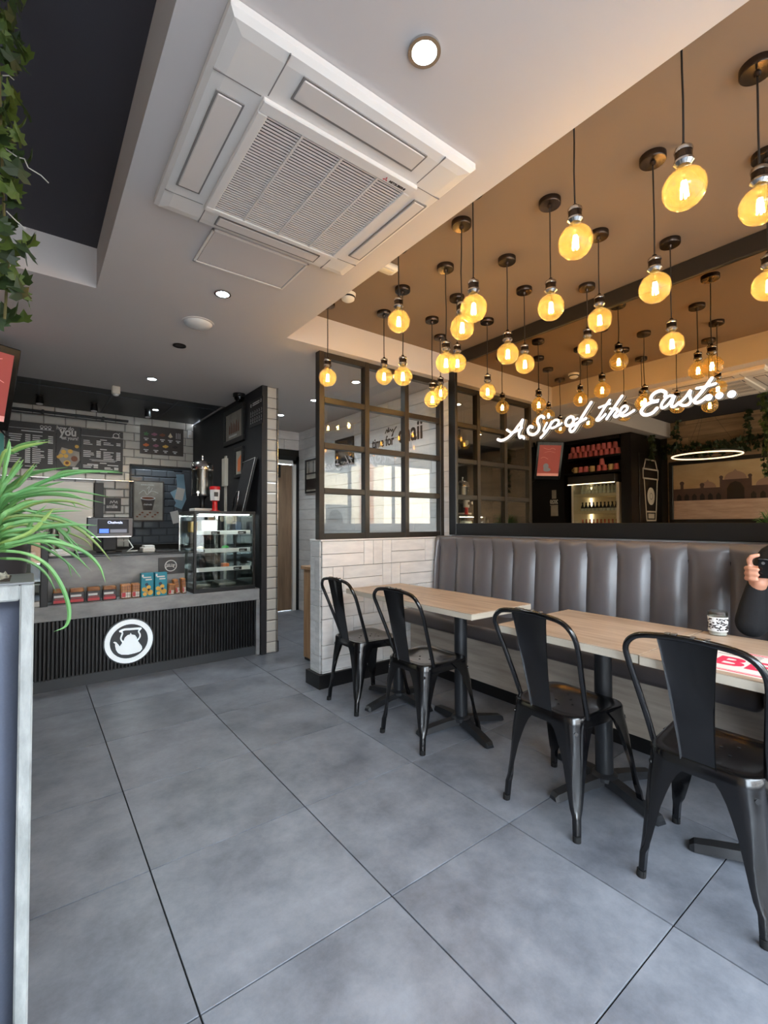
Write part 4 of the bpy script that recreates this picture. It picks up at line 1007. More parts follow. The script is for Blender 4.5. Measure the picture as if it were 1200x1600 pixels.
text(p_, 'how do', .062, M @ T(.0, h*.91, 0), .0005, .001, wscale=.85); text(p_, 'you', .125, M @ T(.03, h*.79, 0), .0005, .004, wscale=.85); text(p_, 'eat yours?', .058, M @ T(.045, h*.70, 0), .0005, .001, wscale=.68)
p_.build('lettering', 'print_white', m2)
MB().flat([(.01, h*.30), (.05, h*.52), (w-.01, h*.44), (w-.005, h*.25), (w-.05, h*.10), (.07, h*.12)], .0004, M).build('photo_cloth', 'photo_grey', m2)
p_ = MB()
for cx, cy, r in ((.3, .42, .024), (.58, .44, .024), (.2, .33, .022), (.4, .33, .022), (.45, .17, .034), (.85, .56, .020), (.1, .30, .018)): p_.disc(cx*w, cy*h, r, .0004, .0015, 14, M)
p_.build('photo_pastry', 'food_yellow', m2)
MB().disc(.75*w, .28*h, .032, .0004, .002, 16, M).disc(.45*w, .175*h, .018, .0004, .003, 12, M).build('photo_sauce', 'food_brown', m2)
MB().rect(w*.68, h*.02, w*.93, h*.09, .001, M).build('photo_tag', 'print_white', m2)
m3 = board('menu_board', 'black food menu board with dish icon beside the food photo board', (xb+.004, xc, MBm-.015, MT-.005), 'board_black')
M = FM((xb+.004, YW-.0155, MBm-.015), '-Y'); w = xc-xb; p_ = MB()
p_.rect(.0, h*.855, w-.004, h*.863, .0006, M)
p_.ring(w*.82, h*.915, .034, .026, 0, .0006, 20, M); p_.rect(w*.72, h*.87, w*.92, h*.885, .0006, M); p_.stroke([(w*.86, h*.95), (w*.91, h*.985)], .006, 0, .0006, M)
for yy in (.78, .56, .24): p_.rect(w*.44, h*yy, w*.60, h*yy+.010, .0006, M)
lines(p_, M, .025, w*.46, [h*(.66+.04*i) for i in range(3)], .010, rn); lines(p_, M, w*.52, w-.03, [h*(.68+.04*i) for i in range(2)], .010, rn)
lines(p_, M, .025, w*.46, [h*(.38+.04*i) for i in range(4)], .010, rn); lines(p_, M, w*.52, w-.03, [h*(.34+.04*i) for i in range(5)], .010, rn)
p_.rect(w*.2, h*.315, w*.85, h*.325, .0006, M); p_.rect(w*.25, h*.29, w*.8, h*.30, .0006, M)
lines(p_, M, .025, w*.40, [h*.13, h*.17], .010, rn); lines(p_, M, w*.55, w-.05, [h*.11, h*.14], .010, rn); p_.rect(w*.15, h*.20, w*.4, h*.22, .0006, M); p_.rect(w*.62, h*.20, w*.88, h*.22, .0006, M); p_.rect(w*.45, h*.03, w*.62, h*.045, .0006, M)
p_.build('print', 'print_white', m3)
r4 = prect(219, 665, 286, 714, YW); r4 = (r4[0], r4[1], 2.085, 2.44)
m4 = board('menu_board', 'brown black toppings board with two rows of coloured food icons', r4, 'board_brown')
M = FM((r4[0], YW-.0155, r4[2]), '-Y'); w, h = r4[1]-r4[0], r4[3]-r4[2]; p_ = MB()
for rowy, mats in ((.70, ('food_green', 'food_purple', 'food_brown', 'food_cream', 'print_white')), (.30, ('food_orange', 'food_purple', 'food_yellow', 'pack_black'))):
    for i, mt in enumerate(mats):
        cx = w*(.13+.185*i*(1.0 if rowy > .5 else 1.2)); q = MB()
        if mt == 'print_white':
            for d_ in (-.022, 0, .022): q.rect(cx+d_-.003, h*rowy-.03, cx+d_+.003, h*rowy+.045, .001, M)
        elif mt == 'food_cream': q.flat([(cx-.028, h*rowy-.01), (cx, h*rowy-.026), (cx+.028, h*rowy-.01), (cx, h*rowy+.04)], .001, M)
        elif mt == 'food_green':
            for a0 in range(5): q.flat([(cx, h*rowy), (cx+.036*math.cos(a0*1.257), h*rowy+.028*math.sin(a0*1.257)), (cx+.022*math.cos(a0*1.257+.6), h*rowy+.018*math.sin(a0*1.257+.6))], .001+.0002*a0, M)
        else:
            for dx_, dy_, r_ in ((-.018, 0, .018), (.014, .004, .02), (0, .012, .016), (.0, -.006, .018)): q.disc(cx+dx_, h*rowy+dy_, r_, 0, .001+abs(dx_)*.02, 10, M, ry=r_*.7)
        q.build('topping_icon', mt, m4)
        p_.rect(cx-.028, h*rowy-.062, cx+.028, h*rowy-.052, .0006, M); p_.rect(cx-.014, h*rowy-.082, cx+.014, h*rowy-.070, .0006, M)
p_.build('print', 'print_white', m4)
wbx = thing('wall_box', 'small white box on the tiled back wall by the corner', 'box', (1.64, YW, 2.33))
MB().rbox(1.615, 1.665, YW-.04, YW, 2.33, 2.43, .005).build('body', 'white_plastic', wbx); MB().rbox(1.625, 1.655, YW-.045, YW-.04, 2.34, 2.37, .001).build('grille', 'cream', wbx)
tag(MB().rbox(-.45, x0-.01, YW-.01, YW, 1.9, 2.18, .002).build('teal_notice', 'teal_card'), 'plain teal card on the tiled wall left of the menu boards', 'notice')
# hatch poster and blue papers
rp = prect(207, 750, 256, 815, 6.93)
po = thing('coffee_poster', 'framed poster of a black paper coffee cup inside the hatch', 'poster', ((rp[0]+rp[1])/2, 6.94, rp[2]))
M = FM((rp[0], 6.94, rp[2]), '-Y'); w, h = rp[1]-rp[0], rp[3]-rp[2]
MB().rbox(0, w, 0, h, 0, .02, .002, M).build('frame', 'board_brown', po); MB().rbox(.02, w-.02, .02, h-.02, .02, .021, .0004, M).build('print_sheet', 'photo_grey', po)
c_ = MB().flat([(w*.33, h*.28), (w*.62, h*.28), (w*.70, h*.56), (w*.26, h*.56)], .022, M).build('cup_print', 'pack_black', po)
MB().disc(w*.48, h*.57, w*.235, .022, .0226, 20, M, ry=h*.045).build('cup_rim', 'paper_white', po); MB().disc(w*.48, h*.572, w*.20, .0228, .0230, 20, M, ry=h*.032).build('coffee', 'food_brown', po)
q = MB()
for i in range(9): q.disc(w*(.15+.08*i), h*(.12+.05*((i*7) % 3)), .016, .0215, .0222, 8, M, ry=.011)
q.build('beans', 'food_brown', po)
q = MB(); text(q, 'chaiiwala', .032, M @ T(w*.34, h*.40, .0225), .0003, .0005, wscale=.9); text(q, 'chaiiwala of london', .026, M @ T(w*.25, h*.885, .022), .0003, .0003, wscale=.8)
q.stroke([(w*.2, h*.68), (w*.35, h*.76), (w*.45, h*.66), (w*.6, h*.75), (w*.8, h*.70)], .006, .0212, .022, M); q.stroke([(w*.45, h*.80), (w*.52, h*.86), (w*.50, h*.70), (w*.62, h*.82)], .005, .0212, .022, M); q.build('lettering', 'print_white', po)
bp = thing('pinned_papers', 'pale blue and white papers pinned at the hatch side', 'papers', (1.55, 6.6, 1.25))
for i, (u, v, a, m_) in enumerate(((283, 760, .1, 'paper_blue'), (276, 775, .5, 'paper_blue'), (282, 785, -.4, 'paper_blue'), (274, 808, .25, 'paper_white'), (281, 772, -.2, 'paper_white'))):
    c0 = on(u, v, 1, 6.55-.01*i); hh = .16 if i == 0 else .08
    MB().rbox(-.05, .05, -hh, hh, 0, .002, .0005, T(c0.x, c0.y, c0.z) @ Matrix.Rotation(PI/2, 4, 'X') @ Matrix.Rotation(a, 4, 'Z')).build('sheet', m_, bp)
MB().cyl((1.69, 6.56, 1.9), (1.50, 6.56, 1.9), .006).build('clip_rod', 'chrome', bp)
# steel back bar
st = thing('back_counter', 'steel back bar with splash panel and black post', 'counter', (.3, 6.1, 0))
MB().rbox(-1.2, .70, 5.85, YB-.015, .86, .90, .003).build('worktop', 'steel', st)
MB().box(-1.2, .70, 5.87, YB-.015, 0, .86).build('cabinet', 'steel', st)
MB().rbox(-.6, .58, YB-.03, YB-.012, .90, 1.695, .003).build('splash_panel', 'steel', st)
MB().rbox(.585, .675, YB-.10, YB-.012, .90, 1.69, .003).build('post', 'black_trim', st)
MB().rbox(-.3, .98, YB-.16, YB-.012, 1.715, 1.725, .002).build('thin_shelf', 'chrome', st)
MB().rbox(.70, .955, 5.9, YB-.015, 0, .90, .003).build('side_cabinet', 'black_trim', st)
smp = thing('small_poster', 'small dark poster reading smile on the tiled back wall', 'poster', (.77, YW, 1.36))
M = FM((.70, YW-.003, 1.36), '-Y'); MB().rbox(0, .165, 0, .16, 0, .006, .001, M).build('sheet', 'board_black', smp)
q = MB(); text(q, 'smile', .062, M @ T(.012, .04, .0065), .0003, .002, wscale=.9); q.stroke([(.05, .095), (.06, .125), (.075, .10), (.09, .13), (.105, .10), (.12, .125), (.125, .095)], .007, .006, .007, M); q.build('lettering', 'print_white', smp)
# till display
ps = thing('till_display', 'black till with lit customer screen behind the counter upstand', 'till', (.55, 4.75, .958))
MB().lathe([(.10, 0), (.10, .012), (.06, .02)], (.56, 4.78, .958), 24).build('foot', 'black_trim', ps, 40)
MB().rbox(.50, .62, 4.755, 4.80, .97, 1.16, .012, seg=2).build('neck', 'black_paint', ps)
MB().rbox(.382, .738, 4.70, 4.745, 1.09, 1.268, .008, seg=2).build('housing', 'phone_black', ps)
MB().box(.46, .70, 4.6985, 4.70, 1.125, 1.25).build('screen', 'screen_dark', ps)
q = MB(); text(q, 'Chaiiwala', .030, FM((.535, 4.698, 1.212), '-Y'), .0003, .0006).build('screen_lettering', 'screen_text', ps)
MB().box(.475, .545, 4.6975, 4.698, 1.13, 1.165).build('screen_picture', 'screen_blue', ps); MB().box(.555, .685, 4.6975, 4.698, 1.132, 1.162).build('screen_picture', 'screen_grey', ps)
MB().box(.40, .72, 4.694, 4.70, 1.093, 1.10).build('lower_edge', 'chrome', ps)
MB().tube([(.64, 4.74, 1.05), (.70, 4.70, 1.06), (.73, 4.66, 1.0), (.68, 4.64, .965), (.76, 4.62, .97)], .006, 8).build('cable', 'white_plastic', ps, 60)
np_ = thing('paper_tray', 'stack of white paper trays on the end of the counter upstand', 'tray', (.19, 4.6, .958))
MB().rbox(.115, .255, 4.42, 4.62, .958, .972, .002).build('lower_tray', 'paper_white', np_); MB().rbox(.125, .25, 4.44, 4.60, .972, 1.005, .003).build('upper_tray', 'paper_white', np_)
pt = thing('receipt_printer', 'small white receipt printer on the counter upstand', 'printer', (.82, 4.62, .958))
MB().rbox(.785, .885, 4.52, 4.68, .958, 1.0, .008, seg=2).build('body', 'white_plastic', pt); MB().rbox(.80, .885, 4.54, 4.66, 1.0, 1.018, .006, seg=2).build('cover', 'paper_white', pt)
cm = thing('card_machine', 'black card terminal beside the till screen', 'card terminal', (.33, 4.66, .958))
MB().rbox(.29, .37, 4.62, 4.74, .958, .985, .008, seg=2).build('body', 'phone_black', cm); MB().rbox(.30, .36, 4.615, 4.622, .964, .98, .001).build('display', 'screen_grey', cm)
tag(MB().rbox(.88, 1.07, 4.46, 4.62, .958, .975, .003).build('black_tray', 'black_trim'), 'flat black tray on the counter upstand beside the printer', 'tray')
# left end display fridge
lf = thing('cake_fridge', 'glass cake fridge with black end post at the counter end', 'fridge', (-.35, 4.5, SZ1))
MB().rbox(.062, .105, 4.16, 4.75, SZ1, 1.115, .003).build('end_post', 'black_trim', lf)
MB().box(-.68, .06, 4.20, 4.204, SZ1+.04, 1.08).build('front_pane', 'case_glass', lf)
MB().rbox(-.68, .06, 4.18, 4.75, SZ1, SZ1+.04, .002).build('base', 'steel', lf); MB().rbox(-.68, .06, 4.18, 4.75, 1.08, 1.10, .002).build('top', 'steel', lf)
for z in (.76, .92): MB().rbox(-.68, .06, 4.26, 4.7, z, z+.012, .002).build('shelf', 'paper_white', lf)
MB().box(-.68, .06, 4.72, 4.74, SZ1+.04, 1.08).build('back', 'cream', lf)
for x, z, m_ in ((-.02, .772, 'food_cream'), (-.10, .932, 'paper_blue'), (-.2, .772, 'food_brown'), (0.0, .932, 'paper_white')):
    tag(MB().rbox(x-.035, x+.035, 4.32, 4.42, z, z+.07, .008).build('cake_box', m_), {'food_cream': 'cream', 'paper_blue': 'pale blue', 'food_brown': 'brown', 'paper_white': 'white'}[m_]+' cake box inside the glass cake fridge', 'cake box')
for x, m_, lb in ((-.02, 'white_plastic', 'white'), (.09, 'steel', 'steel')):
    t = thing('syrup_bottle', lb+' pump bottle on the steel back bar', 'bottle', (x+.1, 5.98, .90)); 
    MB().lathe([(.05, 0), (.05, .20), (.035, .26), (.02, .28), (.02, .31)], (x+.1, 5.98, .90), 20).build('body', m_, t, 40)
    MB().tube([(x+.1, 5.98, 1.2), (x+.1, 5.98, 1.27), (x+.15, 5.98, 1.27)], .008, 8).build('pump', 'pack_black', t)
# things on the black wall
def wframe(name, lab, y0, y1, z0, z1, X=1.70, bw=.03, fmat='black_trim', face='-X', pmat='photo_grey', cat='picture'):
    t = thing(name, lab, cat, (X, (y0+y1)/2, z0)); M = FM((X, y1 if face == '-X' else y0, z0), face); w, h = y1-y0, z1-z0
    q = MB()
    for a in ((0, w, 0, bw), (0, w, h-bw, h), (0, bw, bw, h-bw), (w-bw, w, bw, h-bw)): q.rbox(*a, 0, .025, .003, M)
    q.build('frame', fmat, t); MB().rbox(bw-.004, w-bw+.004, bw-.004, h-bw+.004, 0, .012, .001, M).build('print_sheet', pmat, t)
    return t, M, w, h
t, M, w, h = wframe('framed_picture', 'black framed photo of spices high on the black wall', 4.52, 5.12, 2.05, 2.43, bw=.05)
q = MB()
for i in range(6): q.flat([(w*(.25+.09*i), h*.3), (w*(.31+.09*i), h*.3), (w*(.30+.09*i), h*(.5+.08*(i % 3))), (w*(.26+.09*i), h*(.5+.08*((i+1) % 3)))], .013, M)
q.build('photo_shapes', 'food_brown', t); MB().rect(w*.25, h*.2, w*.65, h*.25, .0132, M).build('caption', 'print_white', t)
t = thing('hygiene_notice', 'small black notice with rows of white symbols on the black wall', 'notice', (1.70, 4.235, 2.14)); M = FM((1.70, 4.41, 2.142), '-X'); w, h = .348, .255
MB().rbox(0, w, 0, h, 0, .006, .001, M).build('panel', 'board_black', t); q = MB()
for i in range(6):
    for y in (.22, .48): q.stroke([(w*(.12+.15*i), h*y), (w*(.15+.15*i), h*(y+.05)), (w*(.13+.15*i), h*(y+.1))], .006, .006, .007, M); q.rect(w*(.10+.15*i), h*(y-.08), w*(.17+.15*i), h*(y-.05), .0065, M)
q.rect(w*.27, h*.86, w*.75, h*.90, .0065, M); q.rect(w*.27, h*.79, w*.75, h*.83, .0065, M); q.ring(w*.15, h*.83, .016, .011, .006, .007, 14, M); q.ring(w*.85, h*.85, .016, .011, .006, .007, 14, M); q.build('print', 'print_white', t)
t, M, w, h = wframe('framed_picture', 'small black framed picture low on the black wall', 4.54, 4.78, 1.68, 1.99, bw=.035)
MB().flat([(w*.3, h*.2), (w*.65, h*.2), (w*.75, h*.75), (w*.35, h*.6)], .013, M).build('photo_shapes', 'food_orange', t)
# corridor: picture, lettering, wooden crate
t, M, w, h = wframe('framed_picture', 'black framed city photo on the corridor boards by the door', 5.37, 5.71, 1.62, 2.075, X=XR-.021, bw=.022)
q = MB().rect(w*.25, h*.55, w*.31, h*.88, .013, M).rect(w*.62, h*.55, w*.68, h*.88, .013, M).flat([(w*.22, h*.88), (w*.34, h*.88), (w*.28, h*.96)], .013, M).flat([(w*.59, h*.88), (w*.71, h*.88), (w*.65, h*.96)], .013, M).rect(w*.05, h*.56, w*.95, h*.6, .013, M).rect(w*.05, h*.1, w*.95, h*.42, .013, M); q.build('photo_shapes', 'pack_black', t)
t, M, w, h = wframe('framed_picture', 'black framed landscape picture on the corridor boards seen through the screen', 4.52, 4.92, 1.92, 2.235, X=XR-.021, bw=.03, pmat='board_black')
wt = thing('wall_lettering', 'black wall lettering reading always time for chaii on the boards', 'lettering', (XR-.024, 3.7, 2.02))
M = FM((XR-.0225, 4.16, 2.035), '-X'); q = MB(); text(q, 'time for', .150, M, .002, .002, wscale=.78); q.build('word', 'pack_black', wt)
q = MB(); text(q, 'chaii', .265, M @ T(.455, .0, 0), .002, .005, wscale=.80); q.build('word', 'pack_black', wt)
q = MB(); q.stroke([(.24, .135), (.27, .17), (.28, .135), (.30, .19), (.30, .14), (.33, .165), (.345, .14), (.37, .16), (.37, .10), (.35, .09), (.40, .15), (.43, .175)], .010, 0, .003, M); q.build('word', 'pack_black', wt)
cr = thing('wooden_crate_unit', 'light wooden cupboard standing behind the planked half wall', 'cupboard', (2.15, 3.7, 0))
MB().rbox(1.955, 2.40, 3.30, 3.76, .02, .80, .004).build('carcass', 'crate_wood', cr); MB().rbox(1.935, 2.42, 3.28, 3.78, .80, .83, .004).build('top', 'crate_wood', cr); MB().rbox(1.95, 1.957, 3.33, 3.73, .06, .66, .001).build('door', 'crate_wood', cr); MB().rbox(1.96, 2.39, 3.31, 3.75, 0, .02, .001).build('plinth', 'black_trim', cr)
tag(MB().lathe([(.03, 0), (.036, .06), (.034, .07)], (2.0, 3.42, .83), 18).build('red_cup', 'red_plastic', None, 40), 'small red cup on the light wooden cupboard', 'cup')

# ================================================================== LEFT SIDE: PLANTER, PLANTS, SCREEN
pb_ = thing('booth_divider', 'whitewashed wood booth end with blue grey leather inset', 'booth', (-.8, 1.3, 0))
PXR = .007
MB().rbox(-1.70, PXR, 1.087, 1.28, 1.096, 1.10, .001).build('top_slab', 'planter_top', pb_)
MB().rbox(PXR-.0215, PXR, 1.088, 1.275, 0, 1.096, .003).build('frame_stile', 'whitewash', pb_)
MB().rbox(-1.70, PXR-.0215, 1.088, 1.12, 1.066, 1.096, .003).build('frame_rail', 'whitewash', pb_)
MB().box(-1.70, PXR-.0215, 1.15, 1.275, 0, 1.096).build('core', 'black_trim', pb_)
vs, fs = [], []; nx, nz = 70, 24
for j in range(nz):
    for i in range(nx):
        s_, t_ = i/(nx-1), j/(nz-1); ex = min(1, min(s_, 1-s_)*30); ez = min(1, (1-t_)*12)
        b_ = .045*math.sqrt(max(0, 1-(1-ex)**2))*math.sqrt(max(0, 1-(1-ez)**2))
        vs.append((-1.68+s_*(1.68+PXR-.0225), 1.150-b_, .05+t_*1.012))
for j in range(nz-1):
    for i in range(nx-1): fs.append((j*nx+i, j*nx+i+1, j*nx+nx+i+1, j*nx+nx+i))
MB().add(vs, fs).build('leather_pad', 'leather_blue', pb_, 60)
MB().rbox(-1.68, -.14, .60, 1.10, .36, .47, .03, seg=3).build('seat_cushion', 'leather_blue', pb_, 50); MB().box(-1.68, -.16, .64, 1.10, 0, .36).build('seat_box', 'black_trim', pb_)
MB().rbox(-.20, -.030, 1.12, 1.24, 1.0995, 1.1015, .0005).build('gravel_tray', 'soil', pb_)
gm = []
for i in range(4):
    v0 = [(x*random.uniform(.7, 1.2), y*random.uniform(.7, 1.2), z*random.uniform(.5, .9)) for x, y, z in ((1, 0, 0), (-1, 0, 0), (0, 1, 0), (0, -1, 0), (0, 0, 1), (0, 0, -1))]
    gm.append(MB().add([(x*.009, y*.009, z*.009) for x, y, z in v0], [(0, 2, 4), (2, 1, 4), (1, 3, 4), (3, 0, 4), (2, 0, 5), (1, 2, 5), (3, 1, 5), (0, 3, 5)]).mesh('pebble', 'gravel'))
for i in range(70): inst('pebble', gm[i % 4], pb_, (random.uniform(-.195, -.037), random.uniform(1.125, 1.235), 1.1035), (random.random()*6, random.random()*6, 0))
# planter shelf with pot and grass plant
ps_ = thing('planter_box', 'low whitewashed planter box behind the booth end', 'planter', (-.8, 1.65, 0))
MB().rbox(-1.70, 0, 1.285, 1.66, 0, 1.005, .004).build('box', 'whitewash', ps_); MB().rbox(-1.70, PXR-.002, 1.285, 1.67, 1.005, 1.02, .003).build('shelf', 'planter_top', ps_)
PCX, PCY = -.098, 1.395
gp = thing('grass_plant', 'long bladed green grass plant in a round black pot', 'plant', (PCX, PCY, 1.02))
MB().lathe([(.080, 0), (.086, .01), (.095, .125), (.098, .13), (.098, .14), (.090, .14), (.088, .115)], (PCX, PCY, 1.02), 32).build('pot', 'pot_black', gp, 40)
MB().disc(PCX, PCY, .088, 1.125, 1.135, 24).build('soil', 'soil', gp)
def blade(base, tip, lift, wid, droop=.5):
    B, E_ = Vector(base), Vector(tip); mid = (B+E_)/2+Vector((0, 0, lift)); n = 12; vs, fs = [], []
    side = (E_-B).cross(Vector((0, 0, 1))); side.z = 0
    side = side.normalized() if side.length > 1e-5 else Vector((1, 0, 0))
    for i in range(n):
        t_ = i/(n-1); p_ = B*(1-t_)**2+mid*2*t_*(1-t_)+E_*t_**2; w_ = wid*(.55+1.2*t_-.3*t_*t_)*(1-t_**3.5)
        w_ = max(w_, .0004)
        vs += [p_-side*w_+Vector((0, 0, .25*w_)), p_-Vector((0, 0, .35*w_)), p_+side*w_+Vector((0, 0, .25*w_))]
    for i in range(n-1): fs += [(3*i, 3*i+1, 3*i+4, 3*i+3), (3*i+1, 3*i+2, 3*i+5, 3*i+4)]
    return MB().add(vs, fs)
rg = random.Random(21)
def bb():
    a, r = rg.uniform(0, 2*PI), rg.uniform(0, .05); return (PCX+r*math.cos(a), PCY+r*math.sin(a), 1.13)
def cr3(P, sub=4):
    P = [Vector(p) for p in P]; E = [P[0]*2-P[1]]+P+[P[-1]*2-P[-2]]; Q = []
    for i in range(1, len(E)-2):
        a, b, c_, d = E[i-1:i+3]
        for k in range(sub):
            t = k/sub; Q.append(.5*((2*b)+(c_-a)*t+(2*a-5*b+4*c_-d)*t*t+(3*b-a-3*c_+d)*t**3))
    return Q+[P[-1]]
def pblade(path, wid):
    Q = cr3(path); n = len(Q); vs, fs = [], []
    for i, p_ in enumerate(Q):
        d = (Q[min(i+1, n-1)]-Q[max(i-1, 0)]).normalized(); side = d.cross(Vector((.25, .9, .35))).normalized(); nn = side.cross(d)
        t_ = i/(n-1); w_ = max(.0004, wid*(.5+1.3*t_-.5*t_*t_)*(1-t_**4))
        vs += [p_-side*w_+nn*.3*w_, p_-nn*.3*w_, p_+side*w_+nn*.3*w_]
    for i in range(n-1): fs += [(3*i, 3*i+1, 3*i+4, 3*i+3), (3*i+1, 3*i+2, 3*i+5, 3*i+4)]
    return MB().add(vs, fs)
# long blades read off the photograph (pixels), each on its own upright plane in front of or behind the pot
PB = [([(0, 722), (21, 704), (49, 695), (79, 690)], 1.30, .006), ([(0, 794), (42, 766), (88, 746), (141, 737), (192, 739)], 1.26, .0065), ([(0, 776), (21, 755), (53, 738), (106, 730)], 1.33, .006),
      ([(0, 790), (53, 769), (106, 766), (169, 776)], 1.24, .007), ([(0, 836), (53, 826), (106, 820), (151, 821)], 1.22, .007), ([(0, 800), (70, 804), (116, 818), (141, 833), (158, 847)], 1.28, .006),
      ([(0, 815), (48, 806), (88, 812), (123, 827), (151, 850), (174, 877)], 1.24, .0065), ([(0, 859), (53, 846), (99, 850), (134, 864), (155, 885), (165, 910)], 1.20, .007), ([(0, 862), (42, 866), (75, 885), (98, 920), (108, 955), (103, 978), (84, 987)], 1.16, .007),
      ([(0, 873), (40, 876), (70, 895), (88, 925)], 1.17, .0055), ([(0, 769), (14, 748), (26, 731), (37, 718)], 1.22, .007), ([(0, 780), (28, 759), (46, 738), (58, 725)], 1.28, .006), ([(0, 850), (46, 833), (70, 810), (84, 794)], 1.20, .007),
      ([(0, 845), (70, 845), (116, 868), (141, 891)], 1.26, .006), ([(0, 822), (35, 808), (70, 804), (106, 811)], 1.30, .0065), ([(0, 805), (30, 780), (62, 762), (100, 752)], 1.30, .007), ([(0, 830), (40, 812), (80, 800), (128, 798)], 1.33, .0065), ([(0, 760), (8, 730), (14, 705), (16, 690)], 1.25, .006),
      ([(0, 815), (32, 795), (70, 783), (112, 784), (145, 795)], 1.27, .0065), ([(0, 840), (45, 838), (85, 842), (118, 856)], 1.23, .007), ([(0, 785), (25, 772), (50, 764), (78, 762)], 1.21, .007), ([(0, 855), (35, 846), (65, 838), (95, 836)], 1.18, .0075), ([(0, 812), (20, 797), (44, 786), (70, 782)], 1.19, .0075), ([(0, 828), (25, 818), (55, 814), (84, 820)], 1.2, .0075)]
for i, (pts, Y_, wd_) in enumerate(PB):
    for k in range(3):
        j = (0, 0, 0) if k == 0 else (rg.uniform(-14, 10), rg.uniform(-12, 12), rg.uniform(.02, .09))
        if k and i in (7, 8, 9): continue
        q = [on(u*(1 if k == 0 else rg.uniform(.72, .98)), v+j[1]*m_/len(pts)+(4 if k else 0), 1, Y_+j[2]) for m_, (u, v) in enumerate(pts)]
        pblade([bb()]+q, wd_*(.62 if k == 0 else rg.uniform(.42, .6))).build('leaf', 'blade_pale' if (i+k) % 6 == 0 else 'blade_green', gp, 60)
for i in range(80):
    a = rg.uniform(.75*PI, 1.75*PI) if i % 4 else rg.uniform(.2*PI, .7*PI); L_ = rg.uniform(.10, .28); e_ = (PCX+L_*math.cos(a)-.02, PCY+L_*math.sin(a)*(.35 if math.sin(a) < 0 else .7), 1.13+rg.uniform(-.02, .22)*(1.15-L_*1.2))
    blade(bb(), e_, rg.uniform(.06, .18), rg.uniform(.005, .0085)).build('leaf', 'blade_green' if rg.random() > .12 else 'blade_pale', gp, 60)
# ivy
def leaf_mesh(s_, mat):
    out = [(0, 0), (.30, -.12), (.62, .02), (.42, .22), (.60, .52), (.26, .50), (0, 1.0), (-.26, .50), (-.60, .52), (-.42, .22), (-.62, .02), (-.30, -.12)]
    vs = [(x*s_, y*s_-.1*s_, -.18*s_*abs(x)-.10*s_*y*y) for x, y in out]+[(0, .28*s_, .02*s_)]
    return MB().add(vs, [(i, (i+1) % 12, 12) for i in range(12)]).mesh('leaf', mat)
LM = [leaf_mesh(s_, m_) for s_ in (.034, .042, .050) for m_ in ('ivy_leaf', 'ivy_dark')]
LD = [leaf_mesh(s_, 'ivy_dark') for s_ in (.05, .065, .075)]
ri = random.Random(4)
def ivy(lab, path, n, spread, meshes, group=None, zs=.02):
    P = [Vector(p) for p in path]; t = thing('ivy_strand', lab, 'ivy', tuple(P[-1]), group)
    MB().tube(P, .003, 5).build('stem', 'ivy_stem', t, 60)
    seg = [(P[i+1]-P[i]).length for i in range(len(P)-1)]; tot = sum(seg)
    for k in range(n):
        d_ = tot*(k+ri.random())/n; i = 0
        while i < len(seg)-1 and d_ > seg[i]: d_ -= seg[i]; i += 1
        p_ = P[i].lerp(P[i+1], min(1, d_/seg[i])); a = ri.uniform(0, 2*PI); r = ri.uniform(.25, 1)*spread
        q = p_+Vector((r*math.cos(a), r*math.sin(a), ri.uniform(-zs, zs)))
        inst('leaf', meshes[ri.randrange(len(meshes))], t, q, (ri.uniform(.9, 2.0), ri.uniform(-.5, .5), a-PI/2+PI+ri.uniform(-.6, .6)))
    return t
iv = ivy('green ivy strand hanging from the charcoal recess above the booth end', [(-.085, 1.45, ZR-.01), (-.08, 1.42, 2.45), (-.07, 1.4, 2.2), (-.06, 1.4, 1.95), (-.050, 1.4, 1.83), (-.055, 1.4, 1.69)], 170, .062, LM)
for pts in ([(8, 232), (28, 246), (38, 248), (44, 262), (54, 268), (64, 274), (76, 286)], [(4, 118), (14, 118), (22, 125)], [(10, 330), (25, 345), (40, 358)]):
    MB().tube([on(u, v, 1, 1.39) for u, v in pts], .0014, 5).build('tendril', 'ivy_tendril', iv, 60)
ivy('ivy strand hanging beside the coffee cup panel', [(-1.2, 3.02, 2.49), (-1.22, 3.0, 2.3), (-1.24, 2.98, 2.1)], 34, .07, LD)
ivy('ivy garland swagged along the top of the mosque picture', [(-1.60, 3.0, 2.28), (-1.58, 2.7, 2.22), (-1.60, 2.4, 2.26), (-1.60, 2.1, 2.22), (-1.60, 1.8, 2.27), (-1.6, 1.4, 2.24), (-1.6, .9, 2.27)], 295, .085, LD, None, .10)
for y in (2.82, 1.95): ivy('ivy strand hanging from the charcoal recess down to the garland', [(-1.6, y, ZR-.01), (-1.6, y, 2.5), (-1.6, y, 2.26)], 26, .06, LD, 'ivy strands above the garland')
# tilted portrait screen near the counter
ts = thing('portrait_screen', 'tilted portrait screen with red picture above the counter end', 'screen', (-.28, 4.12, 1.87))
e = Vector((.874, .486, 0)).normalized(); nrm = Vector((.486, -.874, 0)).normalized(); up = Vector((0, 0, 1))
tl = math.radians(14); y_ = (up*math.cos(tl)+nrm*math.sin(tl)).normalized(); z_ = e.cross(y_).normalized()
R0 = Vector((-.100, 4.20, 2.155)); Wd, Ht = .43, .58; O_ = R0-e*Wd-y_*Ht/2
MTV = Matrix(((e.x, y_.x, z_.x, O_.x), (e.y, y_.y, z_.y, O_.y), (e.z, y_.z, z_.z, O_.z), (0, 0, 0, 1)))
MB().rbox(0, Wd, 0, Ht, -.05, 0, .006, MTV).build('housing', 'phone_black', ts); MB().rbox(.04, Wd-.04, .06, Ht-.05, 0, .001, .0003, MTV).build('screen', 'screen_red', ts)
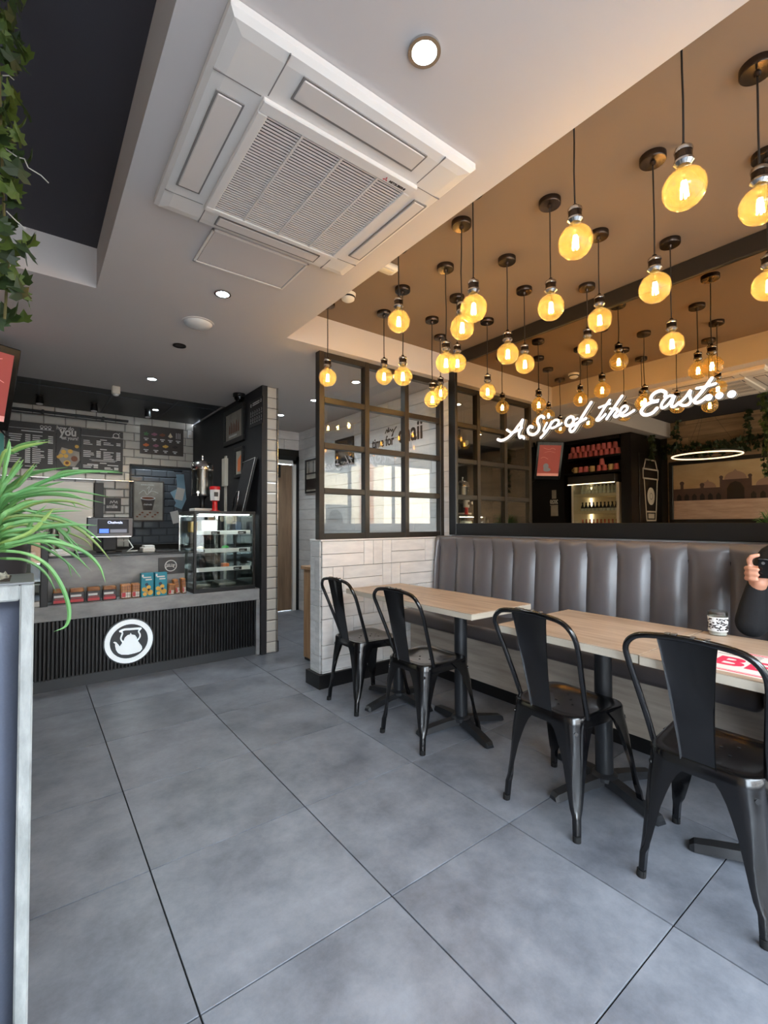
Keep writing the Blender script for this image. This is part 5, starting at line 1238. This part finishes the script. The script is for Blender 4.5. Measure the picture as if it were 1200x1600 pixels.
q = MB().disc(Wd*.55, Ht*.27, .06, .001, .002, 20, MTV, ry=.03).disc(Wd*.6, Ht*.36, .045, .001, .002, 16, MTV); q.build('screen_picture', 'screen_grey', ts)
MB().rect(.04, .06, Wd-.04, .10, .0014, MTV).build('screen_band', 'screen_pink', ts)
q = MB(); q.stroke([(Wd*.30, Ht*.80), (Wd*.42, Ht*.84), (Wd*.55, Ht*.80), (Wd*.75, Ht*.84)], .004, .001, .002, MTV); q.stroke([(Wd*.30, Ht*.72), (Wd*.5, Ht*.75), (Wd*.7, Ht*.72)], .003, .001, .002, MTV); q.stroke([(Wd*.55, Ht*.55), (Wd*.7, Ht*.60), (Wd*.82, Ht*.57)], .004, .001, .002, MTV); q.build('screen_lettering', 'screen_pink', ts)
MB().tube([MTV @ Vector((Wd/2, Ht*.7, -.05)), (-.42, 4.4, 2.3), (-.42, 4.45, 2.499)], .018, 10).build('ceiling_arm', 'black_trim', ts, 60)
MB().tube([MTV @ Vector((Wd-.05, .01, -.02)), MTV @ Vector((Wd-.01, -.03, -.02)), MTV @ Vector((Wd+.03, -.05, -.03))], .006, 8).build('cable', 'cord', ts, 60)

# ------------------------------------------------------------------ seen only in the mirror: left side wall
CX = -.75; CY0, CY1 = 3.09, 4.13
cb = thing('drinks_cabinet', 'tall black drinks cabinet with two cup shelves above a lit fridge', 'cabinet', (-1.2, 3.65, 0))
MB().box(XL+.022, CX, CY0, CY0+.14, 0, 2.495).build('end_panel', 'wine_black', cb); MB().box(XL+.02, CX, CY1, CY1+.06, 0, 2.495).build('end_panel', 'wine_black', cb)
MB().box(XL+.02, XL+.05, CY0+.16, CY1, 0, 2.495).build('back_panel', 'wine_black', cb); MB().box(XL+.05, CX, CY0+.16, CY1, 2.44, 2.495).build('top_panel', 'wine_black', cb)
for z in (1.985, 2.215): MB().rbox(-1.25, CX+.0, CY0+.16, CY1, z-.03, z, .003).build('shelf', 'wine_black', cb)
MB().box(-1.26, -1.24, CY0+.16, CY1, 1.95, 2.44).build('shelf_back', 'wine_black', cb)
MB().rbox(-1.2, CX+.03, CY0+.22, CY1-.08, 1.80, 1.925, .004).build('fridge_header', 'board_black', cb)
MB().rbox(CX+.028, CX+.036, CY0+.22, CY1-.08, 1.795, 1.806, .001).build('header_light', 'fridge_led', cb)
MB().box(-1.25, CX+.01, CY1-.16, CY1-.13, .1, 1.8).box(-1.25, CX+.01, CY0+.18, CY0+.21, .1, 1.8).build('fridge_wall', 'cream', cb)
MB().box(-1.27, -1.25, CY0+.18, CY1-.13, .1, 1.8).build('fridge_back', 'cream', cb)
MB().box(-1.24, -1.22, CY0+.22, CY0+.25, .3, 1.78).box(-1.24, -1.22, CY1-.2, CY1-.17, .3, 1.78).build('fridge_light', 'fridge_led', cb)
for z in (1.10, 1.36, 1.62): MB().rbox(-1.24, CX-.01, CY0+.21, CY1-.16, z-.012, z, .002).box(CX-.012, CX-.006, CY0+.21, CY1-.16, z-.014, z+.03).build('fridge_shelf', 'food_cream', cb)
MB().box(CX, CX+.004, CY0+.21, CY1-.16, .2, 1.79).build('fridge_door', 'case_glass', cb); MB().box(XL+.05, CX, CY0+.16, CY1, 0, .1).build('base', 'black_trim', cb)
def bottle(y, z, kind):
    x = CX-.07; mt = {'clear': 'bottle_clear', 'dark': 'bottle_dark', 'red': 'bottle_red'}[kind]
    t = thing('drink_bottle', {'clear': 'clear bottle on the top fridge shelf', 'dark': 'dark bottle with pale label on the middle fridge shelf', 'red': 'red labelled bottle on the lower fridge shelf'}[kind], 'bottle', (x, y, z), 'bottles in the drinks fridge')
    MB().lathe([(.024, 0), (.026, .01), (.026, .085), (.011, .125), (.011, .15), (.013, .152), (.013, .163), (0, .164)], (x, y, z), 12, cap=False).build('body', mt, t, 40)
    MB().lathe([(.0268, .03), (.0268, .07)], (x, y, z), 12, cap=False).build('label', 'bottle_label', t, 40)
for k in range(10):
    y = CY0+.25+k*.058
    bottle(y, 1.62, 'clear'); bottle(y, 1.36, 'dark'); bottle(y, 1.10, 'red')
cupm = MB().lathe([(.030, 0), (.040, .085), (.042, .088), (.042, .092), (.038, .092), (.029, .006), (0, .006)], (0, 0, 0), 16, cap=False).mesh('paper_cup', 'cup_pink', smooth=40)
def pcup(y, z, lab, grp, flip=True):
    o = inst('paper_cup', cupm, None, (CX-.06, y, z+(.092 if flip else 0)), (PI, 0, 0) if flip else None); tag(o, lab, 'cup', grp)
for k in range(10): pcup(CY0+.21+k*.083, 2.215, 'pink paper cup upside down in the lower row on the upper cabinet shelf', 'pink cups on the upper shelf')
for k in range(9): pcup(CY0+.25+k*.083, 2.307, 'pink paper cup stacked on the row of cups on the upper cabinet shelf', 'pink cups stacked on the upper shelf')
for y in (.235, .41, .495, .70, .785): pcup(CY0+y, 1.985, 'pink paper cup standing on the lower cabinet shelf', 'pink cups on the lower shelf')
pcup(CY0+.452, 2.077, 'single pink paper cup stacked on two others on the lower cabinet shelf', None)
for y in (.315, .60, .87):
    t = thing('gold_mug', 'gold mug with side handle on the lower cabinet shelf', 'mug', (CX-.06, CY0+y, 1.985), 'gold mugs on the lower shelf')
    MB().lathe([(.036, 0), (.038, .004), (.038, .09), (.035, .09), (.034, .008), (0, .008)], (CX-.06, CY0+y, 1.985), 18, cap=False).build('body', 'cup_gold', t, 40)
    MB().tube([(CX-.06, CY0+y+.036, 2.06), (CX-.06, CY0+y+.062, 2.055), (CX-.06, CY0+y+.064, 2.02), (CX-.06, CY0+y+.036, 2.01)], .005, 8).build('handle', 'cup_gold', t, 60)
# coffee cup line art on the cabinet end
cl = thing('cup_line_sign', 'black panel with cream outline of a takeaway coffee cup', 'sign', (-1.2, CY0-.004, 1.22))
M = FM((-1.34, CY0-.001, 1.24), '-Y'); MB().rbox(-.36, .36, -.03, .98, 0, .010, .002, M).build('panel', 'wine_black', cl)
q = MB()
for pts in ([(-.15, 0), (.15, 0)], [(-.15, 0), (-.22, .62)], [(.15, 0), (.22, .62)], [(-.25, .62), (.25, .62)], [(-.25, .62), (-.25, .76)], [(.25, .62), (.25, .76)], [(-.25, .76), (.25, .76)], [(-.22, .77), (-.16, .90)], [(.22, .77), (.16, .90)], [(-.16, .90), (.16, .90)], [(-.16, .13), (.16, .13)]): q.stroke(pts, .022, .010, .014, M)
q.build('cup_outline', 'cream', cl)
MB().disc(0, .36, .12, .010, .013, 24, M, ry=.13).build('cup_badge', 'cream', cl); MB().rect(-.10, .03, .10, .10, .012, M).build('cup_label', 'cream', cl); MB().ring(0, .36, .05, .042, .013, .0135, 20, M).build('badge_ring', 'wine_black', cl)
# notices on the cabinet side facing the counter run
nb = thing('notice_panel', 'black wall panel carrying small notices beside the drinks cabinet', 'panel', (-.77, 4.6, 1.15))
MB().box(CX-.05, CX, CY1+.06, 5.05, 1.15, 2.495).build('panel', 'wine_black', nb)
M = FM((CX+.001, 4.24, 1.22), '+X'); MB().rbox(.0, .13, .10, .28, 0, .003, .0005, M).rbox(.03, .11, .38, .52, 0, .003, .0005, M).build('leaflet', 'photo_grey', nb)
q = MB(); text(q, '2020', .09, M @ T(.0, .30, .001), .0005, .002, wscale=.8); q.rect(.02, .27, .14, .28, .002, M); q.build('lettering', 'print_white', nb)
# mosque panorama
pc = thing('panorama_picture', 'large black framed sepia picture of a domed mosque', 'picture', (XL+.03, 2.2, 1.22))
M = FM((XL+.022, 1.05, 1.20), '+X'); w, h = 1.92, .92; bw = .055; q = MB()
for a in ((0, w, 0, bw), (0, w, h-bw, h), (0, bw, bw, h-bw), (w-bw, w, bw, h-bw)): q.rbox(*a, 0, .04, .004, M)
q.build('frame', 'black_trim', pc); MB().rect(bw, bw, w-bw, h-bw, .010, M).build('sky_print', 'sepia_sky', pc)
MB().rect(bw, bw, w-bw, h*.36, .011, M).build('court_print', 'sepia_court', pc)
q = MB().rect(bw, h*.36, w-bw, h*.55, .0115, M); cx = w*.50+.13; q.rect(cx-.17, h*.36, cx+.17, h*.66, .012, M)
for s_ in (-1, 1):
    q.rect(cx+s_*.165-.018, h*.36, cx+s_*.165+.018, h*.70, .0122, M); q.disc(cx+s_*.165, h*.70, .024, .0122, .0124, 12, M)
    for dx_ in (.66, .40): q.rect(cx+s_*dx_-.02, h*.5, cx+s_*dx_+.02, h*(.60 if dx_ < .5 else .64), .012, M); q.disc(cx+s_*dx_, h*(.60 if dx_ < .5 else .64), .03, .012, .0122, 12, M)
q.build('facade_print', 'sepia_dark', pc); q = MB()
for dx_, dy_, r in ((0, .66, .13), (-.33, .55, .105), (.33, .55, .105)): q.flat([(cx+dx_+r*math.cos(a*PI/16)*(1 if a else 1), h*dy_+r*math.sin(a*PI/16)*.85+(.03 if a == 8 else 0)) for a in range(17)], .0118, M)
q.build('dome_print', 'sepia_dome', pc); q = MB().flat([(cx-.10, h*.36), (cx+.10, h*.36), (cx+.10, h*.52), (cx+.06, h*.60), (cx, h*.63), (cx-.06, h*.60), (cx-.10, h*.52)], .0126, M)
for k in range(-7, 8):
    if abs(k) > 1: q.flat([(cx+k*.1-.03, h*.36), (cx+k*.1+.03, h*.36), (cx+k*.1+.03, h*.43), (cx+k*.1, h*.47), (cx+k*.1-.03, h*.43)], .0126, M)
q.build('arch_print', 'pack_black', pc)
rl = thing('ring_pendant', 'thin glowing ring pendant above the booth', 'pendant', (-.75, 2.17, 2.04))
N_ = 64; cpts = [(-.75+.37*math.cos(2*PI*i/N_), 2.17+.37*math.sin(2*PI*i/N_), 2.05) for i in range(N_)]
MB().tube(cpts, .008, 8, closed=True).build('light_ring', 'ring_led', rl, 60); MB().ring(-.75, 2.17, .378, .362, 2.058, 2.075, 64).build('housing', 'black_trim', rl, 40)
MB().lathe([(.05, 0), (.05, -.02), (0, -.021)], (-.75, 2.17, ZR), 20, cap=False).build('canopy', 'black_trim', rl, 40)
for k in range(3):
    a = 2*PI*k/3; MB().cyl((-.75, 2.17, ZR-.02), (-.75+.37*math.cos(a), 2.17+.37*math.sin(a), 2.075), .0012, 5).build('cable', 'black_trim', rl)

# ================================================================== SEATED PERSON
def capsule(mb, pts):
    """tapered chain of overlapping rings and joint balls (merged by a voxel remesh)"""
    for (p, r), (q, s_) in zip(pts[:-1], pts[1:]): mb.tube([p, q], r, 12, r2=s_)
    for p, r in pts: mb.lathe([(r*math.sin(PI*i/8), -r*math.cos(PI*i/8)) for i in range(9)], p, 12, cap=False)
    return mb
def fuse(o, vox, it=4):
    m_ = o.modifiers.new('remesh', 'REMESH'); m_.mode = 'VOXEL'; m_.voxel_size = vox; m_.use_smooth_shade = True
    s_ = o.modifiers.new('smooth', 'SMOOTH'); s_.iterations = it; s_.factor = .5
PXp, PYp = 2.66, .36
pe = thing('person', 'person in black clothes seated on the banquette holding up a phone', 'person', (PXp, PYp, 0))
hip, neck, head = Vector((PXp, PYp, .60)), Vector((PXp-.10, PYp, 1.10)), Vector((PXp-.17, PYp, 1.26))
RH, LH = Vector((2.345, .575, .985)), Vector((2.33, .40, .99))     # palm centres
RS, LS = Vector((2.61, .575, 1.035)), Vector((2.60, .175, 1.055)); RE, LE = Vector((2.385, .615, .79)), Vector((2.38, .20, .79))
RW, LW = Vector((2.365, .592, .93)), Vector((2.35, .375, .93))
bd_ = MB()
capsule(bd_, [(hip, .13), (Vector((PXp-.03, PYp, .8)), .12), (Vector((PXp-.07, PYp, .98)), .12), (neck, .06), (head+Vector((.03, 0, -.06)), .055)])
bd_.lathe([(.082*math.sin(PI*i/14)*(1 if i < 9 else .92), -.115*math.cos(PI*i/14)) for i in range(15)], tuple(head), 20, cap=False)
capsule(bd_, [(head+Vector((-.070, 0, .0)), .016), (head+Vector((-.095, 0, -.025)), .016)]); capsule(bd_, [(head+Vector((-.05, -.02, -.07)), .035), (head+Vector((-.05, .02, -.07)), .035)])
for s_ in (-1, 1): capsule(bd_, [(head+Vector((.01, s_*.080, .01)), .018), (head+Vector((.012, s_*.082, -.025)), .013)])
for Sh, El, Wr, Hd, sg in ((RS, RE, RW, RH, 1), (LS, LE, LW, LH, -1)):
    capsule(bd_, [(Vector((PXp-.08, PYp+sg*.08, 1.05)), .06), (Sh, .052), (El, .042), (Wr, .028), (Hd+Vector((0, 0, -.02)), .027)])
    # palm
    up_ = Vector((0, 0, 1)); ph = Vector((2.315, Hd.y, 1.035)); inw = Vector((0, -sg, 0))
    capsule(bd_, [(Hd+Vector((.005, sg*.02, -.025)), .018), (Hd+Vector((0, sg*.030, .03)), .017)]); capsule(bd_, [(Hd+Vector((.005, -sg*.008, -.025)), .018), (Hd+Vector((0, sg*.008, .03)), .016)]); capsule(bd_, [(Hd+Vector((0, sg*.030, .03)), .016), (Hd+Vector((0, sg*.008, .03)), .016)])
    # fingers wrap the phone: index straight up along its edge, three curled over the front
    for j, (dz, ln) in enumerate(((.062, .03), (.045, .036), (.024, .036), (.004, .030))):
        b0 = Hd+Vector((-.004, sg*.030, dz-.012))
        if j == 0: capsule(bd_, [(b0, .0105), (b0+Vector((-.012, 0, .018)), .0100), (b0+Vector((-.018, -sg*.010, .034)), .0092), (b0+Vector((-.012, -sg*.030, .040)), .0082)])
        else: capsule(bd_, [(b0, .0105), (b0+Vector((-.030, sg*.004, .004)), .010), (b0+Vector((-.046, -sg*.012, .004)), .0092), (b0+Vector((-.048, -sg*(.014+ln*.6), .002)), .0082)])
    capsule(bd_, [(Hd+Vector((.006, -sg*.006, -.01)), .014), (Hd+Vector((.012, -sg*.03, .02)), .012), (Hd+Vector((.008, -sg*.05, .035)), .0105), (Hd+Vector((.002, -sg*.062, .040)), .009)])
for sg in (-1, 1): capsule(bd_, [(Vector((PXp-.02, PYp+sg*.09, .60)), .085), (Vector((2.26, PYp+sg*.12, .58)), .06), (Vector((2.36, PYp+sg*.12, .30)), .05), (Vector((2.40, PYp+sg*.12, .09)), .036), (Vector((2.30, PYp+sg*.12, .04)), .032)])
ob = bd_.build('body', 'skin', pe); fuse(ob, .0045, 3)
jk = MB()
capsule(jk, [(Vector((PXp-.01, PYp-.06, .635)), .128), (Vector((PXp-.01, PYp+.06, .635)), .128)]); capsule(jk, [(Vector((PXp-.03, PYp-.06, .8)), .14), (Vector((PXp-.03, PYp+.06, .8)), .14)]); capsule(jk, [(Vector((PXp-.05, PYp-.09, .97)), .13), (Vector((PXp-.05, PYp+.09, .97)), .13)])
capsule(jk, [(hip+Vector((-.01, 0, .04)), .128), (Vector((PXp-.06, PYp, .95)), .145), (neck, .085)])
for Sh, El, Wr, sg in ((RS, RE, RW, 1), (LS, LE, LW, -1)):
    capsule(jk, [(Vector((PXp-.06, PYp+sg*.10, 1.02)), .10), (Sh, .080), (Sh.lerp(El, .5), .070), (El, .060), (El.lerp(Wr, .5), .052), (Wr, .040)])
jo = jk.build('jacket', 'cloth_black', pe); fuse(jo, .010, 5)
hd = MB(); hd.lathe([(.105*math.sin(PI*i/14), -.135*math.cos(PI*i/14)) for i in range(15)], tuple(head+Vector((.035, 0, .012))), 20, cap=False); capsule(hd, [(head+Vector((.05, 0, -.05)), .10), (neck+Vector((.03, 0, .02)), .11), (Vector((PXp-.05, PYp, 1.03)), .12)])
ho = hd.build('hood', 'cloth_black', pe); fuse(ho, .009, 5)
tk = MB()
for sg in (-1, 1): capsule(tk, [(Vector((PXp, PYp+sg*.09, .605)), .10), (Vector((2.26, PYp+sg*.12, .59)), .080), (Vector((2.35, PYp+sg*.12, .30)), .070), (Vector((2.39, PYp+sg*.12, .12)), .060)])
to = tk.build('trousers', 'cloth_black', pe); fuse(to, .011, 5)
for sg in (-1, 1):
    sh_ = capsule(MB(), [(Vector((2.42, PYp+sg*.12, .052)), .05), (Vector((2.30, PYp+sg*.12, .044)), .042), (Vector((2.22, PYp+sg*.12, .036)), .034)])
    fuse(sh_.build('shoe', 'phone_black', pe), .008, 4)
for s_ in (-1, 1):
    Me_ = T(head.x-.0765, head.y+s_*.029, head.z+.008) @ Matrix.Rotation(-PI/2, 4, 'Y')
    ey = MB().disc(0, 0, .006, 0, .002, 14, Me_, ry=.010).build('eye', 'paper_white', pe); MB().disc(0, 0, .0048, .002, .0026, 12, Me_).build('pupil', 'hair', ey)
    MB().tube([head+Vector((-.076, s_*.016, .028)), head+Vector((-.078, s_*.03, .033)), head+Vector((-.070, s_*.045, .028))], .003, 6).build('eyebrow', 'hair', pe)
MB().tube([head+Vector((-.078, -.018, -.066)), head+Vector((-.088, 0, -.068)), head+Vector((-.078, .02, -.066))], .004, 6).build('mouth', 'pack_red', pe)
ph = thing('smartphone', 'black smartphone held up sideways by the seated person', 'phone', (2.315, .49, .985))
MB().rbox(2.312, 2.320, .41, .572, .985, 1.062, .003, seg=2).build('body', 'phone_black', ph); MB().rbox(2.3201, 2.3206, .418, .564, .990, 1.057, .0002).build('screen', 'screen_grey', ph); MB().disc(0, 0, .006, 0, .001, 12, T(2.312, .555, 1.045) @ Matrix.Rotation(-PI/2, 4, 'Y')).build('lens', 'chrome', ph)

# flat print made of many marks too small to pick apart
for o in bpy.data.objects:
    if o.parent is not None and o.name.split('.')[0] in {'print', 'beans', 'photo_pastry', 'photo_sauce', 'photo_shapes', 'navy_print', 'biscuit_print', 'grid_print', 'small_print', 'script', 'white_lettering', 'red_label', 'arch_print', 'dome_print', 'facade_print', 'screen_lettering', 'lettering', 'edge_line', 'cup_outline', 'topping_icon'}:
        o['kind'] = 'stuff'
